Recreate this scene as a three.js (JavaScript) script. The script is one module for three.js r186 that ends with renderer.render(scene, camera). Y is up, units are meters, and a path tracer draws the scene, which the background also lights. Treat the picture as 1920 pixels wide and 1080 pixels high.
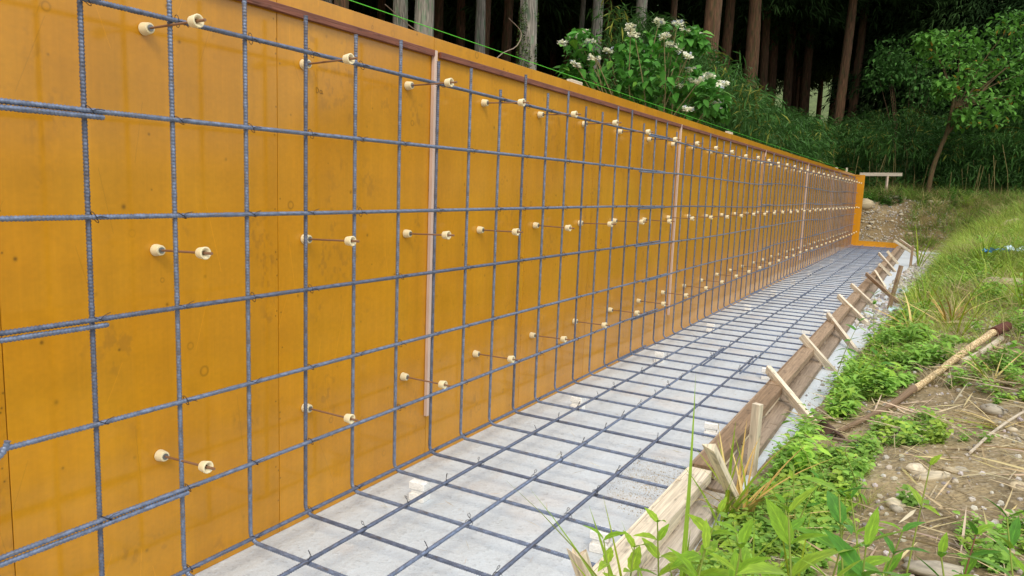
import * as THREE from 'three';
import { mergeGeometries } from 'three/addons/utils/BufferGeometryUtils.js';
import { RoundedBoxGeometry } from 'three/addons/geometries/RoundedBoxGeometry.js';

// ---------------------------------------------------------------- camera, sky, sun, exposure
const scene = new THREE.Scene();
const R2D = Math.PI / 180;
const camera = new THREE.PerspectiveCamera(42.59, 1920 / 1080, 0.05, 400);
camera.position.set(1.967, 1.288, 1.095);
camera.rotation.set(-7.897 * R2D, 29.592 * R2D, 2.191 * R2D, 'YXZ');
camera.updateMatrixWorld(true);

const SKYW = 64, SKYH = 32, skyData = new Float32Array(SKYW * SKYH * 4);
for (let j = 0; j < SKYH; j++) for (let i = 0; i < SKYW; i++) {
  const el = ((j + 0.5) / SKYH - 0.5) * Math.PI, s = Math.max(0, Math.sin(el));
  const L = el > 0 ? 0.85 + 0.6 * s : 0.25, k = (j * SKYW + i) * 4;
  skyData[k] = L * 0.95; skyData[k + 1] = L * 1.0; skyData[k + 2] = L * 1.07; skyData[k + 3] = 1;
}
const sky = new THREE.DataTexture(skyData, SKYW, SKYH, THREE.RGBAFormat, THREE.FloatType);
sky.mapping = THREE.EquirectangularReflectionMapping; sky.magFilter = THREE.LinearFilter; sky.needsUpdate = true;
scene.background = sky; scene.environment = sky;

const sun = new THREE.DirectionalLight(0xffefd6, 1.5);
sun.position.set(14, 22, 10); sun.target.position.set(1, 0, -8); scene.add(sun, sun.target);
sun.castShadow = true; sun.shadow.radius = 34; sun.shadow.mapSize.set(2048, 2048);
Object.assign(sun.shadow.camera, { left: -30, right: 30, top: 30, bottom: -30, near: 1, far: 90 });

const renderer = new THREE.WebGLRenderer({ antialias: true });
renderer.toneMapping = THREE.LinearToneMapping;
renderer.toneMappingExposure = 1.22;
renderer.shadowMap.enabled = true;

// ---------------------------------------------------------------- helpers
function rng(seed) { let a = seed >>> 0; return () => { a = (a + 0x6D2B79F5) | 0; let t = Math.imul(a ^ (a >>> 15), 1 | a); t = (t + Math.imul(t ^ (t >>> 7), 61 | t)) ^ t; return ((t ^ (t >>> 14)) >>> 0) / 4294967296; }; }
const rnd = rng(20240611);
const rr = (a, b, r = rnd) => a + (b - a) * r();
const V = (x, y, z) => new THREE.Vector3(x, y, z);
const clamp = (x, a = 0, b = 1) => Math.min(b, Math.max(a, x));
const sstep = (a, b, x) => { const t = clamp((x - a) / (b - a)); return t * t * (3 - 2 * t); };
const lerp = (a, b, t) => a + (b - a) * t;
function hash(x, y, s = 0) { let h = Math.imul(x | 0, 374761393) + Math.imul(y | 0, 668265263) + Math.imul(s | 0, 1442695041); h = Math.imul(h ^ (h >>> 13), 1274126177); return ((h ^ (h >>> 16)) >>> 0) / 4294967296; }
function vnoise(x, y, s = 0, px = 0, py = 0) {          // value noise, tiling with period px, py when given
  const xi = Math.floor(x), yi = Math.floor(y), fx = x - xi, fy = y - yi, u = fx * fx * (3 - 2 * fx), v = fy * fy * (3 - 2 * fy);
  const w = (n, p) => p ? ((n % p) + p) % p : n;
  const a = hash(w(xi, px), w(yi, py), s), b = hash(w(xi + 1, px), w(yi, py), s), c = hash(w(xi, px), w(yi + 1, py), s), d = hash(w(xi + 1, px), w(yi + 1, py), s);
  return (a + (b - a) * u) * (1 - v) + (c + (d - c) * u) * v;
}
function fbm(x, y, oct = 4, s = 0, px = 0, py = 0) { let f = 0, a = 0.5, n = 0; for (let i = 0; i < oct; i++) { f += a * vnoise(x, y, s + i * 17, px, py); n += a; a *= 0.5; x *= 2; y *= 2; px *= 2; py *= 2; } return f / n; }
function tex(w, h, fn, srgb = true, repeat = true) {      // fn(x, y) -> [r, g, b] 0..255
  const d = new Uint8Array(w * h * 4);
  for (let y = 0; y < h; y++) for (let x = 0; x < w; x++) { const c = fn(x, y), k = (y * w + x) * 4; d[k] = clamp(c[0], 0, 255); d[k + 1] = clamp(c[1], 0, 255); d[k + 2] = clamp(c[2], 0, 255); d[k + 3] = 255; }
  const t = new THREE.DataTexture(d, w, h); t.magFilter = THREE.LinearFilter; t.minFilter = THREE.LinearMipmapLinearFilter; t.generateMipmaps = true;
  if (repeat) t.wrapS = t.wrapT = THREE.RepeatWrapping;
  if (srgb) t.colorSpace = THREE.SRGBColorSpace;
  t.needsUpdate = true; return t;
}
const used = new Map();
function numbered(name) { const n = used.get(name) ?? 0; used.set(name, n + 1); return n ? `${name}_${String(n).padStart(3, '0')}` : name; }
function shade(o) { o.traverse((m) => { if (m.isMesh) { m.castShadow = true; m.receiveShadow = true; } }); return o; }
function top(o, name, label, category, group, kind) {
  o.name = numbered(name); if (label) o.userData.label = label; if (category) o.userData.category = category;
  if (group) o.userData.group = group; if (kind) o.userData.kind = kind;
  scene.add(shade(o)); return o;
}
function grp(name, label, category, group) { return top(new THREE.Group(), name, label, category, group); }
function part(parent, name, geo, mat, label) { const m = new THREE.Mesh(geo, mat); m.name = name; m.castShadow = m.receiveShadow = true; if (label) m.userData.label = label; parent.add(m); return m; }
const ORD = ['first', 'second', 'third', 'fourth', 'fifth', 'sixth', 'seventh', 'eighth', 'ninth', 'tenth', 'eleventh', 'twelfth', 'thirteenth', 'fourteenth', 'fifteenth', 'sixteenth', 'seventeenth', 'eighteenth', 'nineteenth', 'twentieth'];
const ord = (n) => ORD[n - 1] ?? (n % 10 === 1 ? `${n}st` : n % 10 === 2 ? `${n}nd` : n % 10 === 3 ? `${n}rd` : `${n}th`);

// uv in metres from the dominant normal; long = axis that the grain follows
function metricUV(g, long = 'z', s = 1, off = 0) {
  const p = g.attributes.position, n = g.attributes.normal, uv = new Float32Array(p.count * 2);
  for (let i = 0; i < p.count; i++) {
    const c = { x: p.getX(i), y: p.getY(i), z: p.getZ(i) }, a = { x: Math.abs(n.getX(i)), y: Math.abs(n.getY(i)), z: Math.abs(n.getZ(i)) };
    const ax = a.x >= a.y && a.x >= a.z ? 'x' : a.y >= a.z ? 'y' : 'z', rest = ['x', 'y', 'z'].filter((k) => k !== ax);
    let u, v; if (rest.includes(long)) { v = c[long]; u = c[rest.find((k) => k !== long)]; } else { u = c[rest[0]]; v = c[rest[1]]; }
    uv[i * 2] = u * s + off; uv[i * 2 + 1] = v * s + off * 1.7;
  }
  g.setAttribute('uv', new THREE.BufferAttribute(uv, 2)); return g;
}
function timber(w, h, l, r = 0.003, off = 0) { return metricUV(new RoundedBoxGeometry(w, h, l, 1, Math.min(r, w * 0.3, h * 0.3)), 'z', 1, off); }
// a bar of timber between two points
function beam(a, b, w, h, off = 0, r = 0.002) {
  const L = a.distanceTo(b), g = timber(w, h, L, r, off), m = new THREE.Matrix4().lookAt(b, a, V(0, 1, 0.001));
  m.setPosition(a.clone().add(b).multiplyScalar(0.5)); return g.applyMatrix4(m);
}
// sweep a round section along a path (array of Vector3); radius(s, angle); ref = constant side vector
function sweep(path, radius, sides, ref, cap = true) {
  const n = path.length, pos = [], nor = [], uv = [], idx = []; let s = 0;
  const t = V(), bN = V(), nN = V(), q = V();
  for (let i = 0; i < n; i++) {
    if (i) s += path[i].distanceTo(path[i - 1]);
    t.copy(path[Math.min(n - 1, i + 1)]).sub(path[Math.max(0, i - 1)]).normalize();
    nN.crossVectors(ref, t).normalize(); bN.crossVectors(t, nN);
    for (let k = 0; k <= sides; k++) {
      const a = (k % sides) / sides * Math.PI * 2, r = radius(s, a, i / (n - 1));
      q.copy(nN).multiplyScalar(Math.cos(a)).addScaledVector(bN, Math.sin(a));
      pos.push(path[i].x + q.x * r, path[i].y + q.y * r, path[i].z + q.z * r); nor.push(q.x, q.y, q.z); uv.push(k / sides, s);
    }
  }
  for (let i = 0; i < n - 1; i++) for (let k = 0; k < sides; k++) { const a = i * (sides + 1) + k, b = a + sides + 1; idx.push(a, a + 1, b, b, a + 1, b + 1); }
  if (cap) for (const e of [0, n - 1]) {
    const base = pos.length / 3; t.copy(path[e ? n - 1 : 1]).sub(path[e ? n - 2 : 0]).normalize().multiplyScalar(e ? 1 : -1);
    pos.push(path[e].x, path[e].y, path[e].z); nor.push(t.x, t.y, t.z); uv.push(0.5, 0);
    for (let k = 0; k <= sides; k++) { const j = (e * (sides + 1) + k) * 3; pos.push(pos[j], pos[j + 1], pos[j + 2]); nor.push(t.x, t.y, t.z); uv.push(0.5, 0.01); }
    for (let k = 0; k < sides; k++) e ? idx.push(base, base + 1 + k, base + 2 + k) : idx.push(base, base + 2 + k, base + 1 + k);
  }
  const g = new THREE.BufferGeometry();
  g.setAttribute('position', new THREE.Float32BufferAttribute(pos, 3)); g.setAttribute('normal', new THREE.Float32BufferAttribute(nor, 3)); g.setAttribute('uv', new THREE.Float32BufferAttribute(uv, 2)); g.setIndex(idx); return g;
}
// collects many small pieces into one geometry with vertex colours
class Acc {
  constructor() { this.p = []; this.n = []; this.c = []; this.u = []; this.i = []; }
  add(g, m, col) {
    const P = g.attributes.position, N = g.attributes.normal, U = g.attributes.uv, I = g.index, b = this.p.length / 3, e = m.elements, nm = new THREE.Matrix3().getNormalMatrix(m).elements;
    for (let i = 0; i < P.count; i++) {
      const x = P.getX(i), y = P.getY(i), z = P.getZ(i), a = N.getX(i), d = N.getY(i), f = N.getZ(i);
      this.p.push(e[0] * x + e[4] * y + e[8] * z + e[12], e[1] * x + e[5] * y + e[9] * z + e[13], e[2] * x + e[6] * y + e[10] * z + e[14]);
      const nx = nm[0] * a + nm[3] * d + nm[6] * f, ny = nm[1] * a + nm[4] * d + nm[7] * f, nz = nm[2] * a + nm[5] * d + nm[8] * f, l = Math.hypot(nx, ny, nz) || 1;
      this.n.push(nx / l, ny / l, nz / l); this.u.push(U ? U.getX(i) : 0, U ? U.getY(i) : 0); this.c.push(col[0], col[1], col[2]);
    }
    for (let k = 0; k < I.count; k++) this.i.push(b + I.getX(k));
  }
  build() { const g = new THREE.BufferGeometry(); g.setAttribute('position', new THREE.Float32BufferAttribute(this.p, 3)); g.setAttribute('normal', new THREE.Float32BufferAttribute(this.n, 3)); g.setAttribute('uv', new THREE.Float32BufferAttribute(this.u, 2)); g.setAttribute('color', new THREE.Float32BufferAttribute(this.c, 3)); g.setIndex(this.i); return g; }
}
const mat4 = (pos, eul, sc) => new THREE.Matrix4().compose(pos, new THREE.Quaternion().setFromEuler(eul), typeof sc === 'number' ? V(sc, sc, sc) : sc);
const EU = (tw, az, el) => new THREE.Euler(tw, az, el, 'YZX');   // leaf along +x: twist, heading, rise
// a leaf along +x
function leafGeo(len, wid, { fold = 0.25, droop = 0.15, segs = 4, shape = 0.8, tooth = 0 } = {}) {
  const pos = [], uv = [], idx = [];
  for (let i = 0; i <= segs; i++) {
    const t = i / segs, w = wid * 0.5 * Math.pow(Math.sin(Math.PI * Math.pow(t, shape)), 0.9) * (1 + tooth * (i % 2 ? 1 : -1)) + (i === 0 ? wid * 0.04 : 0), y = -droop * len * t * t, f = fold * w;
    pos.push(len * t, y + f, -w, len * t, y, 0, len * t, y + f, w); uv.push(t, 0, t, 0.5, t, 1);
    if (i) { const b = (i - 1) * 3; idx.push(b, b + 3, b + 1, b + 1, b + 3, b + 4, b + 1, b + 4, b + 2, b + 2, b + 4, b + 5); }
  }
  for (let k = 0; k < idx.length; k += 3) { const q = idx[k + 1]; idx[k + 1] = idx[k + 2]; idx[k + 2] = q; }
  const g = new THREE.BufferGeometry(); g.setAttribute('position', new THREE.Float32BufferAttribute(pos, 3)); g.setAttribute('uv', new THREE.Float32BufferAttribute(uv, 2)); g.setIndex(idx); g.computeVertexNormals(); return g;
}
function rockGeo(seed, flat = 0.7) {
  const g0 = new THREE.IcosahedronGeometry(1, 2), p = g0.attributes.position, v = V();
  for (let i = 0; i < p.count; i++) { v.fromBufferAttribute(p, i); const n = 0.66 + 0.68 * fbm(v.x * 1.3 + seed * 7 + 20, v.y * 1.5 + v.z * 1.7 + 30, 4, seed); p.setXYZ(i, v.x * n, v.y * n * flat, v.z * n * 0.86); }
  const g = new THREE.BufferGeometry(); g.setAttribute('position', p); g.setAttribute('uv', g0.attributes.uv); g.setAttribute('normal', g0.attributes.normal.clone());
  for (let i = 0; i < p.count; i++) { v.fromBufferAttribute(p, i); v.y /= flat * flat; v.normalize(); g.attributes.normal.setXYZ(i, v.x, v.y, v.z); }
  return g;
}

// ---------------------------------------------------------------- textures and materials
const std = (o) => new THREE.MeshStandardMaterial(o), phy = (o) => new THREE.MeshPhysicalMaterial(o);
// coated plywood: ochre-orange coat with smears, scuffs, patched knots and nail holes
function panelTex(seed) {
  const r = rng(seed), W = 512, H = 1024, marks = [];
  for (let i = 0; i < 36; i++) marks.push([r() * W, r() * H, rr(1.2, 3.6, r), rr(0.15, 0.7, r), r() < 0.25 ? 1 : 0]);
  for (let i = 0; i < 26; i++) marks.push([(r() < 0.5 ? rr(2, 10, r) : W - rr(2, 10, r)), r() * H, 1.3, 0.8, 0]);
  const m = new Float32Array(W * H);
  for (const [x, y, s, a, ring] of marks) for (let dy = -10; dy <= 10; dy++) for (let dx = -10; dx <= 10; dx++) {
    const X = Math.round(x + dx), Y = Math.round(y + dy); if (X < 0 || Y < 0 || X >= W || Y >= H) continue;
    const d = Math.hypot(dx, dy * 1.0) / s, v = ring ? Math.exp(-((d - 2.2) ** 2) * 3) * 0.5 : Math.exp(-d * d); m[Y * W + X] = Math.max(m[Y * W + X], v * a);
  }
  const scr = []; for (let i = 0; i < 22; i++) scr.push([r() * W, r() * H, rr(-0.5, 0.5, r), rr(20, 120, r), r() < 0.6 ? 1 : -1]);
  const sc = new Float32Array(W * H);
  for (const [x, y, k, l, sg] of scr) for (let i = 0; i < l; i++) { const X = Math.round(x + i * k), Y = Math.round(y + i); if (X > 0 && X < W && Y > 0 && Y < H) sc[Y * W + X] += sg * 0.10; }
  return tex(W, H, (x, y) => {
    const big = fbm(x / 130, y / 190, 4, seed) - 0.5, smear = fbm(x / 26, y / 260, 3, seed + 5) - 0.5, fine = fbm(x / 7, y / 5, 2, seed + 9) - 0.5, grain = fbm(x / 3, y / 70, 3, seed + 31) - 0.5;
    const dirt = sstep(0.60, 0.80, fbm(x / 60, y / 85, 4, seed + 77)) * sstep(0.45, 0.7, fbm(x / 9, y / 12, 3, seed + 91));
    let L = 1 + 0.09 * big + 0.08 * smear + 0.05 * fine + 0.04 * grain + sc[y * W + x]; L *= 1 - 0.09 * dirt; L *= 1 - 0.6 * m[y * W + x];
    const pale = 0.5 + big;                                     // worn coat shows a paler, less saturated tone
    return [197 * L, (134 + 6 * pale) * L, (8 + 14 * pale + 12 * dirt) * L];
  }, true, false);
}
const panelMats = [11, 23, 37, 51].map((s) => { const t = panelTex(s); return phy({ map: t, roughness: 0.5, specularIntensity: 0.45, clearcoat: 0.7, clearcoatRoughness: 0.13 }); });
const edgePlyMat = std({ color: 0x8a5a2a, roughness: 0.8 });

const woodMap = tex(256, 1024, (x, y) => {
  const g = fbm(x / 9 + 3 * fbm(x / 60, y / 200, 2, 4, 0, 0), y / 190, 4, 8), f = fbm(x / 2, y / 60, 2, 12), s = sstep(0.66, 0.8, fbm(x / 40, y / 60, 3, 40));
  const k = 0.74 + 0.34 * g + 0.14 * (f - 0.5) - 0.14 * s; return [255 * k, 250 * k, 243 * k];
});
const woodBump = tex(256, 1024, (x, y) => { const g = fbm(x / 3, y / 80, 4, 12) * 255; return [g, g, g]; }, false);
woodMap.repeat.set(4, 1); woodBump.repeat.set(4, 1);
const wood = (c, r = 0.85) => std({ color: c, map: woodMap, bumpMap: woodBump, bumpScale: 0.0016, roughness: r });
const woodPale = wood(0xf2e8d2), woodPale2 = wood(0xe2d8c4), woodGrey = wood(0xc4bbae), woodBrown = wood(0x927b62), woodBrown2 = wood(0xa8927a), woodDirty = wood(0xa08f7d), woodPink = std({ color: 0xd2b9a9, roughness: 0.7, bumpMap: woodBump, bumpScale: 0.001 }), woodRed = wood(0x84513f, 0.65);

const steelMap = tex(64, 512, (x, y) => { const n = fbm(x / 8, y / 14, 4, 61), rust = 0.7 * sstep(0.66, 0.8, fbm(x / 14, y / 30, 4, 66)); const k = 0.72 + 0.5 * n; return [lerp(132 * k, 128 * k, rust), lerp(144 * k, 120 * k, rust), lerp(168 * k, 118 * k, rust)]; });
steelMap.repeat.set(1, 2);
const steel = std({ map: steelMap, color: 0xdfe2e6, roughness: 0.45, metalness: 0.3 });
const steel2 = std({ map: steelMap, color: 0xc4c4c8, roughness: 0.5, metalness: 0.3 });
const wireMat = std({ color: 0x3a3a42, roughness: 0.6, metalness: 0.6 });
const rodMat = std({ color: 0x8d6a50, roughness: 0.65, metalness: 0.25 });
const washerMat = std({ color: 0x8d8f8e, roughness: 0.4, metalness: 0.8 });
const coneMat = std({ color: 0xe9dcb4, roughness: 0.55 });
const blockMap = tex(128, 128, (x, y) => { const k = 0.86 + 0.24 * fbm(x / 16, y / 16, 4, 70, 8, 8); return [238 * k, 238 * k, 234 * k]; });
const blockMat = std({ map: blockMap, roughness: 0.9 });

const concMap = tex(1024, 1024, (x, y) => {
  const b = fbm(x / 170.67, y / 170.67, 4, 80, 6, 6) - 0.5, m = fbm(x / 21.33, y / 21.33, 3, 84, 48, 48) - 0.5, f = hash(x >> 1, y >> 1, 88) - 0.5, pit = sstep(0.72, 0.8, fbm(x / 8, y / 8, 2, 90, 128, 128));
  const sand = sstep(0.60, 0.78, fbm(x / 128, y / 128, 4, 95, 8, 8));
  const k = 1 + 0.06 * b + 0.04 * m + 0.06 * f - 0.07 * pit; return [196 * k + 2 * sand, 202 * k - 3 * sand, 206 * k - 7 * sand];
});
const concBump = tex(1024, 1024, (x, y) => { const v = 255 * (0.55 * fbm(x / 8, y / 8, 3, 90, 128, 128) + 0.45 * fbm(x / 64, y / 64, 4, 93, 16, 16)); return [v, v, v]; }, false);
const concMat = std({ map: concMap, bumpMap: concBump, bumpScale: 0.006, roughness: 0.92 });

const soilMap = tex(1024, 1024, (x, y) => {
  const b = fbm(x / 128, y / 128, 5, 101, 8, 8) - 0.5, f = fbm(x / 8, y / 8, 3, 105, 128, 128) - 0.5, g = sstep(0.64, 0.72, fbm(x / 10.24, y / 10.24, 2, 111, 100, 100)), h = hash(x, y, 7) - 0.5;
  const k = 1 + 0.35 * b + 0.40 * f + 0.12 * h; return [lerp(146 * k, 172, g * 0.6), lerp(130 * k, 160, g * 0.6), lerp(98 * k, 136, g * 0.6)];
});
const soilBump = tex(1024, 1024, (x, y) => { const v = 255 * (0.5 * fbm(x / 10.24, y / 10.24, 2, 111, 100, 100) + 0.5 * fbm(x / 64, y / 64, 5, 118, 16, 16)); return [v, v, v]; }, false);
const soilMat = std({ map: soilMap, bumpMap: soilBump, bumpScale: 0.02, roughness: 1, vertexColors: true });

const barkMap = tex(256, 512, (x, y) => {
  const f = fbm(x / 8 + 2 * fbm(x / 32, y / 64, 2, 3, 8, 8), y / 64, 4, 131, 32, 8), m = sstep(0.52, 0.72, fbm(x / 42.67, y / 64, 4, 137, 6, 8)); const k = 0.45 + 0.75 * f;
  return [lerp(176, 150, m) * k, lerp(170, 168, m) * k, lerp(156, 140, m) * k];
});
const barkBump = tex(256, 512, (x, y) => { const v = 255 * fbm(x / 8 + 2 * fbm(x / 32, y / 64, 2, 3, 8, 8), y / 64, 4, 131, 32, 8); return [v, v, v]; }, false);
barkMap.repeat.set(2, 1); barkBump.repeat.set(2, 1);
const barkPale = std({ map: barkMap, bumpMap: barkBump, bumpScale: 0.02, roughness: 1 });
const barkBrown = std({ map: barkMap, bumpMap: barkBump, bumpScale: 0.02, roughness: 1, color: 0xb08a70 });
const mossMat = std({ color: 0x4b6a1e, roughness: 1 });

const leafMap = tex(128, 128, (x, y) => {
  const u = x / 127, v = Math.abs(y / 127 - 0.5) * 2, rib = Math.exp(-v * v * 500), side = Math.pow(Math.abs(Math.sin((u * 9 - v * 2.4) * Math.PI)), 18) * 0.5, n = fbm(x / 20, y / 20, 3, 150) - 0.5;
  const k = 0.84 + 0.12 * rib + 0.12 * side + 0.26 * n; return [235 * k + 10 * rib, 245 * k, 215 * k];
}, true, false);
const green = (c, t = 0.4) => phy({ color: c, map: leafMap, roughness: 0.7, specularIntensity: 0.4, transmission: t, thickness: 0, side: THREE.DoubleSide });
const leafMats = [green(0xa6d03c), green(0x8cc23e), green(0xbcdc48), green(0x70b042)];
const leafYellow = green(0xcfc24a);
const vcLeaf = phy({ color: 0xffffff, vertexColors: true, roughness: 0.9, specularIntensity: 0.25, transmission: 0.35, thickness: 0, side: THREE.DoubleSide });
const vcLeafDark = phy({ color: 0xffffff, vertexColors: true, roughness: 1, specularIntensity: 0.15, side: THREE.DoubleSide });
const instLeaf = phy({ color: 0xffffff, roughness: 0.9, specularIntensity: 0.25, transmission: 0.38, thickness: 0, side: THREE.DoubleSide });
const instStraw = std({ color: 0xffffff, roughness: 0.9, side: THREE.DoubleSide });
const stemMat = std({ color: 0x8a9a45, roughness: 0.8 }), stemRed = std({ color: 0x7d5440, roughness: 0.8 });
const stoneMap = tex(256, 256, (x, y) => { const k = 0.72 + 0.5 * fbm(x / 32, y / 32, 5, 170, 8, 8) + 0.06 * (hash(x, y, 3) - 0.5); return [232 * k, 226 * k, 212 * k]; });
const stoneMats = [0xd9d0bd, 0xc9bda4, 0xb9b4aa, 0xe4dccb].map((c) => std({ color: c, map: stoneMap, roughness: 0.95 }));

// ---------------------------------------------------------------- ground
const END = -20.2;                                      // far end of the formwork
const edgeX = (z) => 1.32 + 0.045 * Math.max(0, -z - 1);
function ground(x, z) {
  const d = Math.max(0, -z), w = 0.10 * (fbm(x * 0.9 + 40, z * 0.9 + 40, 3, 201) - 0.5), fine = 0.045 * (fbm(x * 4 + 10, z * 4 + 90, 3, 207) - 0.5);
  let h = -0.07;
  const dx = x - edgeX(z) - 0.16 * (fbm(z * 1.3 + 50, 3.3, 3, 211) - 0.5);
  if (dx > -0.25) { const k = Math.min(1.25, 0.10 + 0.058 * d), P = 0.5 + 0.05 * Math.min(d, 22) + 0.02 * Math.max(0, dx); h = dx < 0 ? lerp(-0.07, 0.0, sstep(-0.25, 0, dx)) : P * (1 - Math.exp(-k * dx / P)); h += (w + fine) * sstep(-0.05, 0.6, dx); }
  if (z < END - 0.3) {                                    // face of the cut beyond the end of the formwork
    const t = END - 0.3 - z, e = 1.22 * sstep(0, 2.6, t) * (0.85 + 0.3 * fbm(x * 1.2 + 7, z * 1.2, 3, 220)) + 0.16 * Math.max(0, t - 2.2) * (t < 8 ? 1 : 8 / t) + fine * 2.2 * sstep(0, 0.6, t);
    h = Math.max(h, e - 0.03);
  }
  if (x < -0.45) { const l = -0.45 - x, e = 1.15 * sstep(0, 0.8, l) + 0.03 * l + 2 * w * sstep(0.5, 2, l); h = Math.max(h, e); }
  h += 0.55 * Math.max(0, -58 - z) + 0.5 * Math.max(0, -36 - x);          // wooded hills far behind
  return h;
}
{
  const xs = [], zs = []; for (let x = -70; x < -3; x += 2.2) xs.push(x); for (let x = -3; x < 0.9; x += 0.3) xs.push(x); for (let x = 0.9; x < 4.2; x += 0.05) xs.push(x); for (let x = 4.2; x < 8; x += 0.4) xs.push(x); for (let x = 8; x <= 70; x += 3) xs.push(x);
  for (let z = 30; z > 2; z -= 2) zs.push(z); for (let z = 2; z > -6; z -= 0.055) zs.push(z); for (let z = -6; z > -27; z -= 0.13) zs.push(z); for (let z = -27; z > -110; z -= 2.4) zs.push(z);
  const pos = [], uv = [], col = [], idx = [];
  for (const z of zs) for (const x of xs) {
    pos.push(x, ground(x, z), z); uv.push(x / 1.7, z / 1.7);
    const hum = sstep(0.45, 0.65, fbm(x * 0.7 + 11, z * 0.7 + 5, 4, 231)), forest = Math.max(sstep(-0.6, -1.5, x), sstep(-23.6, -25.2, z)), cut = (0.35 + 0.65 * sstep(0.42, 0.56, fbm(x * 0.8, z * 1.6, 4, 238))) * sstep(-20.5, -21, z);
    let c = [lerp(1, 0.62, hum * 0.7), lerp(1, 0.58, hum * 0.7), lerp(1, 0.52, hum * 0.7)]; c = c.map((v, i) => lerp(v, [0.66, 0.58, 0.46][i], cut * 0.8)); c = c.map((v, i) => lerp(v, [0.62, 0.46, 0.34][i], forest)); const hill = Math.max(sstep(-56, -60, z), sstep(-35, -38, x)); c = c.map((v, i) => lerp(v, [0.34, 0.58, 0.34][i], hill)); col.push(...c);
  }
  const nx = xs.length; for (let j = 0; j < zs.length - 1; j++) for (let i = 0; i < nx - 1; i++) { const a = j * nx + i, b = a + 1, c = a + nx, d = c + 1; idx.push(a, b, c, b, d, c); }
  const g = new THREE.BufferGeometry(); g.setAttribute('position', new THREE.Float32BufferAttribute(pos, 3)); g.setAttribute('uv', new THREE.Float32BufferAttribute(uv, 2)); g.setAttribute('color', new THREE.Float32BufferAttribute(col, 3)); g.setIndex(idx); g.computeVertexNormals();
  var soil = top(new THREE.Mesh(g, soilMat), 'soil_ground', null, null, null, 'structure');
}
{
  const g = metricUV(new THREE.BoxGeometry(2.5, 0.1, 23.2), 'z', 0.55); g.translate(0.95, -0.05, -9.4);
  top(new THREE.Mesh(g, concMat), 'concrete_slab', null, null, null, 'structure');
}
console.log('ground done');

// ---------------------------------------------------------------- formwork wall
const STRIP = [-1.605, -5.145, -8.685, -12.225, -15.765];
{
  const wall = grp('formwork_wall', 'tall wall of glossy orange plywood formwork panels along the concrete slab', 'formwork');
  const W = 0.885, H = 1.91, T = 0.012; let n = 0;
  const pg = new RoundedBoxGeometry(T, H, W - 0.0022, 1, 0.0012);
  { const p = pg.attributes.position, uv = new Float32Array(p.count * 2); for (let i = 0; i < p.count; i++) { uv[i * 2] = p.getZ(i) / W + 0.5; uv[i * 2 + 1] = p.getY(i) / H + 0.5; } pg.setAttribute('uv', new THREE.BufferAttribute(uv, 2)); }
  const r = rng(5);
  for (let z = -0.72 + 2 * W; z > END + 0.2; z -= W, n++) { const m = part(wall, 'panel', pg, panelMats[Math.floor(r() * 4)]); m.position.set(-T / 2 - r() * 0.0012, H / 2 + (r() - 0.5) * 0.004, z - W / 2); if (r() < 0.5) { m.rotation.x = Math.PI; } }
  const rt = 1.9;
  for (const z of STRIP) part(wall, 'joint_strip', metricUV(new RoundedBoxGeometry(0.019, 1.635, 0.021, 1, 0.003), 'y', 1, z), woodPink).position.set(0.0105, 0.218 + 1.635 / 2, z + 0.010);
  const cuts = [1.0, ...STRIP, END];
  for (let i = 0; i < cuts.length - 1; i++) { const L = cuts[i] - cuts[i + 1] - 0.03; part(wall, 'top_strip', timber(0.019, 0.026, L, 0.002, i), woodRed).position.set(0.0098, 1.84, (cuts[i] + cuts[i + 1]) / 2 - 0.014); }
  { // a small handwritten mark
    const ink = std({ color: 0x4a3418, roughness: 0.9 }), S = [[[0, 0], [0, 0.03], [0.014, 0.024], [0.016, 0.01], [0.004, 0.0]], [[0.044, 0.016], [0.032, 0.02], [0.027, 0.008], [0.034, 0.0], [0.043, 0.008], [0.044, 0.018], [0.046, 0.001], [0.052, 0.004]]];
    for (const L of S) part(wall, 'pencil_mark', sweep(new THREE.CatmullRomCurve3(L.map(([a, b]) => V(0.0004, 1.588 + b * 0.65, -0.9 - a * 0.65))).getPoints(20), () => 0.0007, 4, V(1, 0, 0.01).normalize()), ink);
  }
  // studs and walers that carry the panels at the back
  const stud = metricUV(new RoundedBoxGeometry(0.045, 1.9, 0.06, 1, 0.003), 'y');
  for (let z = -0.72; z > END + 0.3; z -= W) part(wall, 'stud', stud, woodBrown2).position.set(-0.0385, 0.95, z);
  for (const y of [0.45, 1.07, 1.67]) part(wall, 'waler', timber(0.05, 0.05, 21, 0.004), steel2).position.set(-0.09, y, -9.6);
  const cl = [[-3.1, 0.16, 0.028], [-6.94, 0.2, 0.03], [-16.44, 0.25, 0.03]];
  for (const [z, l, h] of cl) part(wall, 'cleat', timber(0.035, h, l, 0.003), woodPale2).position.set(-0.032, 1.906 + h / 2, z);
  part(wall, 'cleat', metricUV(new RoundedBoxGeometry(0.035, 0.22, 0.06, 1, 0.003), 'y'), woodPale2).position.set(-0.032, 1.9, -18.44);
}
{
  const e = grp('end_form', 'orange end boards closing the far end of the slab and wall', 'formwork');
  const vb = part(e, 'upright_board', metricUV(new RoundedBoxGeometry(0.24, 1.9, 0.03, 1, 0.002), 'y'), panelMats[0]); vb.position.set(0.122, 0.952, END - 0.005);
  const fb = part(e, 'floor_board', metricUV(new RoundedBoxGeometry(1.18, 0.2, 0.03, 1, 0.002), 'x'), panelMats[1]); fb.position.set(0.62, 0.102, END - 0.045);
}

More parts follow.
